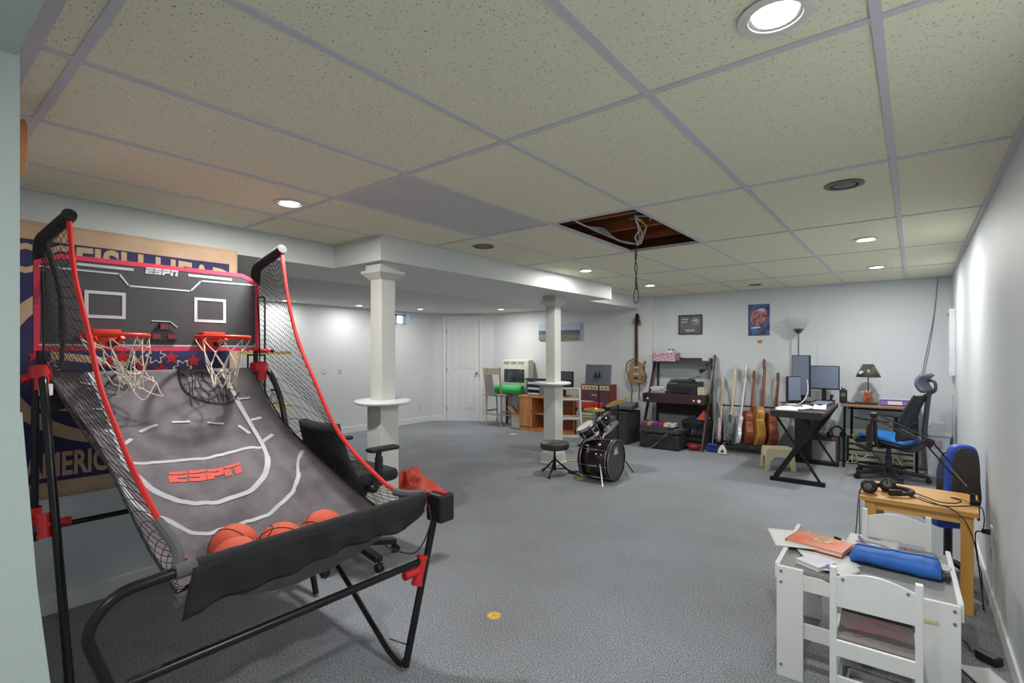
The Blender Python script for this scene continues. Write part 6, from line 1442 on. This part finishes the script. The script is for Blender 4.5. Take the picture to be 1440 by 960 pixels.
s1 = sheet('paper_sheet', 'white sheet curling over the left edge of the kids table', (-.45, 2.715, zt+.019), .35, .19, .24, paper, -.0)
m = MB(); m.tube(smoothpts([(-.02, -.02, .004), (.0, .03, .004), (.04, .0, .004), (.02, -.05, .004), (-.03, -.04, .004)], 5), .002, 4); m.build('pencil_drawing', mat('pencil_grey', (150, 156, 168), .7), s1)
sheet('paper_sheet', 'white sheet sticking out beneath the orange book', (-.30, 2.60, zt+.002), .5, .20, .16, paper, .006)
ob = thing('exercise_book', 'open white exercise book at the front of the kids table', 'book', (-.285, 2.475, zt+.002), -.35)
m = MB(); m.prism([(-.10, -.055), (.0, -.07), (.012, .045), (-.08, .06)], .018); m.build('page_block', paper, ob)
m = MB(); m.prism([(-.103, -.058), (.002, -.073), (.014, .048), (-.083, .063)], .0015, Matrix.Translation((0, 0, .0185))); m.build('book_cover', mat('pale_lilac_cover', (216, 216, 226), .6), ob)
m = MB(); m.grid(lambda u, v: Vector((.005+.09*u, (v-.5)*.13+.01, .006+.022*sin(PI*u)*(.6+.4*v))), 10, 4); m.build('page_leaf', paper, ob, True, solid=.003)
m = MB(); m.box((.02, -.03, .0225), (.012, .04, .003), rot(rz=.6)); m.build('blue_mark', mat('blue_ink', (70, 110, 196), .6), ob)
dr_ = sheet('drawing', 'white sheet with a rainbow drawing behind the blue pencil case', (-.155, 2.93, zt), -.04, .20, .20, paper, .002)
for k, c_ in enumerate(((210, 130, 120), (222, 196, 120), (130, 170, 130), (140, 150, 206))):
    m = MB(); m.tube([((.065-.006*k)*cos(a), -.03+(.045-.006*k)*sin(a), .0034) for a in [PI*.05+PI*.9*i/14 for i in range(15)]], .0024, 4); m.build('rainbow_band', mat('crayon_%s' % ['red', 'yellow', 'green', 'blue'][k], c_, .8), dr_)
m = MB(); m.prism([(.028*cos(a), .018*sin(a)) for a in [2*PI*i/16 for i in range(16)]], .0008, Matrix.Translation((.0, .078, .0030))); m.build('violet_blob', mat('crayon_violet', (150, 150, 206), .8), dr_)
pcx = thing('pencil_case', 'long soft bright blue pencil case across the kids table', 'pencil case', (-.065, 2.655, zt+.0), -.04)
def pcf(u, v):
    a = 2*PI*u; e = min(1, min(v, 1-v)/.05)**.5
    rx, rz_ = .066*(.82+.18*e), .036*(.55+.45*e)
    c_, s_ = cos(a), sin(a); x = rx*math.copysign(abs(c_)**.75, c_); z = rz_*math.copysign(abs(s_)**.8, s_)
    z = z*(1+.14*mnoise.noise((v*7, c_*2, s_*2)))*(.85+.25*v)
    return Vector((-.15+.30*v, x, rz_+.002+z))
m = MB(); m.grid(pcf, 28, 30); m.poly([pcf(i/28, 0) for i in range(28)]); m.poly([pcf(i/28, 1) for i in range(28)]); m.build('pouch', mat('bright_blue_fabric', (44, 110, 196), .6, col2=(36, 94, 176), bump=.15, bscale=40), pcx, True)
m = MB(); m.tube([pcf(.25, .04+.92*i/20)+Vector((0, 0, .0015)) for i in range(21)], .0022, 5); m.build('zip', mat('blue_zip', (30, 84, 160), .5), pcx, True)
m = MB(); m.tube(smoothpts([pcf(.97, .98), Vector((.165, -.02, .02)), Vector((.17, -.04, .006))], 5), .004, 6); m.build('zip_pull', blackm, pcx, True)
def pen(label, a, c, col, r_=.006, cap=None):
    a, c = Vector(a), Vector(c); d = (c-a).normalized(); m = MB(); m.tube([a, c-d*.014, c], [r_, r_, r_*.35], 10); t = m.build('felt_pen', col, None, True); tag(t, label, 'pen', 'pens on the kids table')
    m = MB(); m.tube([a-d*.002, a+d*.035], r_*1.18, 10); m.build('pen_cap', cap or col, t, True); return t
pen('red felt pen right of the rainbow drawing on the kids table', (-.03, 2.93, zt+.0072), (.015, 2.80, zt+.0072), mat('pen_red', (206, 54, 64), .4))
pen('blue-violet pencil lying on the rainbow drawing', (-.21, 2.975, zt+.010), (-.16, 2.81, zt+.010), mat('pen_violet', (96, 104, 190), .4), .005)
pen('short black and white marker left of the rainbow drawing', (-.30, 2.895, zt+.0072), (-.255, 2.865, zt+.0072), mat('pen_white', (220, 220, 220), .4), .006, blackp)
m = MB(); m.prism([((.026 if i % 2 == 0 else .014)*cos(i*PI/5), (.026 if i % 2 == 0 else .014)*sin(i*PI/5)) for i in range(10)], .012); t = m.build('yellow_toy', mat('yellow_foam2', (226, 206, 60), .6)); t.location = (-.225, 2.80, zt+.004); tag(t, 'small yellow star-shaped toy between the book and the blue pencil case', 'toy'); m = MB(); m.lathe([(1e-4, .0125), (.006, .0125)], 10); m.build('toy_dot', mat('yellow_vinyl', (232, 186, 78), .5), t)
m = MB(); m.grid(lambda u, v: Vector((.032*sin(PI*v)*cos(2*PI*u), .026*sin(PI*v)*sin(2*PI*u), .014-.013*cos(PI*v)))*(1+.3*mnoise.noise((cos(2*PI*u)*2, sin(2*PI*u)*2, v*5+2))), 20, 12)
t = m.build('crumpled_tissue', mat('tissue_white', (222, 222, 226), .8), None, True); t.location = (.09, 2.735, zt+.004); tag(t, 'crumpled white tissue at the right edge of the kids table', 'tissue')
m = MB(); m.box((0, 0, .012), (.05, .045, .024), rot(rz=.5), .008); t = m.build('dark_pouch', mat('charcoal_pouch', (64, 64, 68), .7), None, True); t.location = (.085, 2.645, zt); tag(t, 'small dark grey pouch at the right edge of the kids table below the tissue', 'pouch'); m = MB(); m.tube([(-.02, -.01, .025), (.02, .01, .025)], .002, 5); m.build('pouch_zip', steel, t)
# floor by the right wall
sheet('paper_sheet', 'white paper with pink scribbles on the carpet by the right baseboard', (.235, 2.86, .002), .5, .13, .17, paper, .012)
ps = thing('power_adapter', 'black power adapter on the carpet by the right baseboard', 'adapter', (.255, 3.03, 0), -.7)
m = MB(); m.box((0, 0, .02), (.085, .05, .038), None, .007); m.build('adapter_block', blackp, ps)
m = MB(); m.box((0, 0, .0395), (.07, .035, .001)); m.build('adapter_label', mat('label_dark_grey', (84, 84, 86), .5), ps)
m = MB(); m.tube(smoothpts([(-.04, 0, .02), (-.08, .01, .006), (-.14, .06, .004), (-.2, .05, .004)], 6), .0028, 6); m.build('adapter_lead', cable, ps, True)

# ------------------------------------------------------------------ wiring in the ceiling opening, ornament by the near wall
wr = thing('ceiling_wiring', 'loose grey and black wires hanging out of the missing ceiling tile', 'wiring', (-1.75, 3.80, H))
gcb = mat('pale_grey_cable', (190, 190, 188), .5)
m = MB(); m.tube(smoothpts([(0, 0, .02), (.004, 0, -.08), (-.012, 0, -.18), (.006, 0, -.28), (-.02, .0, -.40), (-.015, 0, -.455), (.012, 0, -.46), (.022, 0, -.42), (.006, 0, -.30)], 8), .0045, 6); m.tube(smoothpts([(.01, .01, .02), (-.01, .006, -.09), (.008, 0, -.19), (-.006, 0, -.29), (.006, 0, -.36)], 8), .0045, 6); m.build('hanging_loop', mat('dark_grey_cable', (70, 72, 74), .5), wr, True)
for k in range(5):
    m = MB(); m.tube(smoothpts([(.01+.012*k, -.01*k, .0), (.05+.03*k-.05*(k % 2), -.05-.03*k, .03+.02*k), (.12+.03*k-.04*(k % 2), -.16-.03*k, .05+.02*k), (.14+.01*k, -.30-.03*k, .12)], 6), .006, 6); m.build('cable_run', [gcb, mat('white_cable_sheath', (222, 222, 220), .5), mat('yellow_cable', (214, 160, 60), .5), gcb, gcb][k], wr, True)
for k in range(3):
    m = MB(); m.tube(smoothpts([(.0, -.01*k, .01), (-.05-.02*k, -.12-.03*k, .012+.01*k), (-.08-.012*k, -.35, .03+.025*k), (-.10, -.62, .05), (-.10, -.9, .07)], 6), .006, 6); m.build('cable_run', gcb, wr, True)
m = MB(); m.box((.14, -.34, .14), (.07, .05, .04), None, .006); m.build('junction_clamp', steel, wr)
hd_ = thing('wall_ornament', 'round orange-brown ornament high by the near left wall, only its edge showing', 'ornament', (-2.372, .264, 2.05))
m = MB(); m.lathe([(1e-4, 0), (.05, 0), (.085, .08), (.095, .112), (.088, .114), (.078, .09), (1e-4, .085)], 36, (0, -.067, 0), rot(rx=-PI/2)); m.build('drum_rim', mat('amber_wood', (226, 158, 104), .5), hd_, True)
m = MB(); m.lathe([(1e-4, .095), (.06, .10), (.084, .095)], 36, (0, -.067, 0), rot(rx=-PI/2)); m.build('drum_face', mat('rust_face', (158, 82, 52), .6), hd_, True)
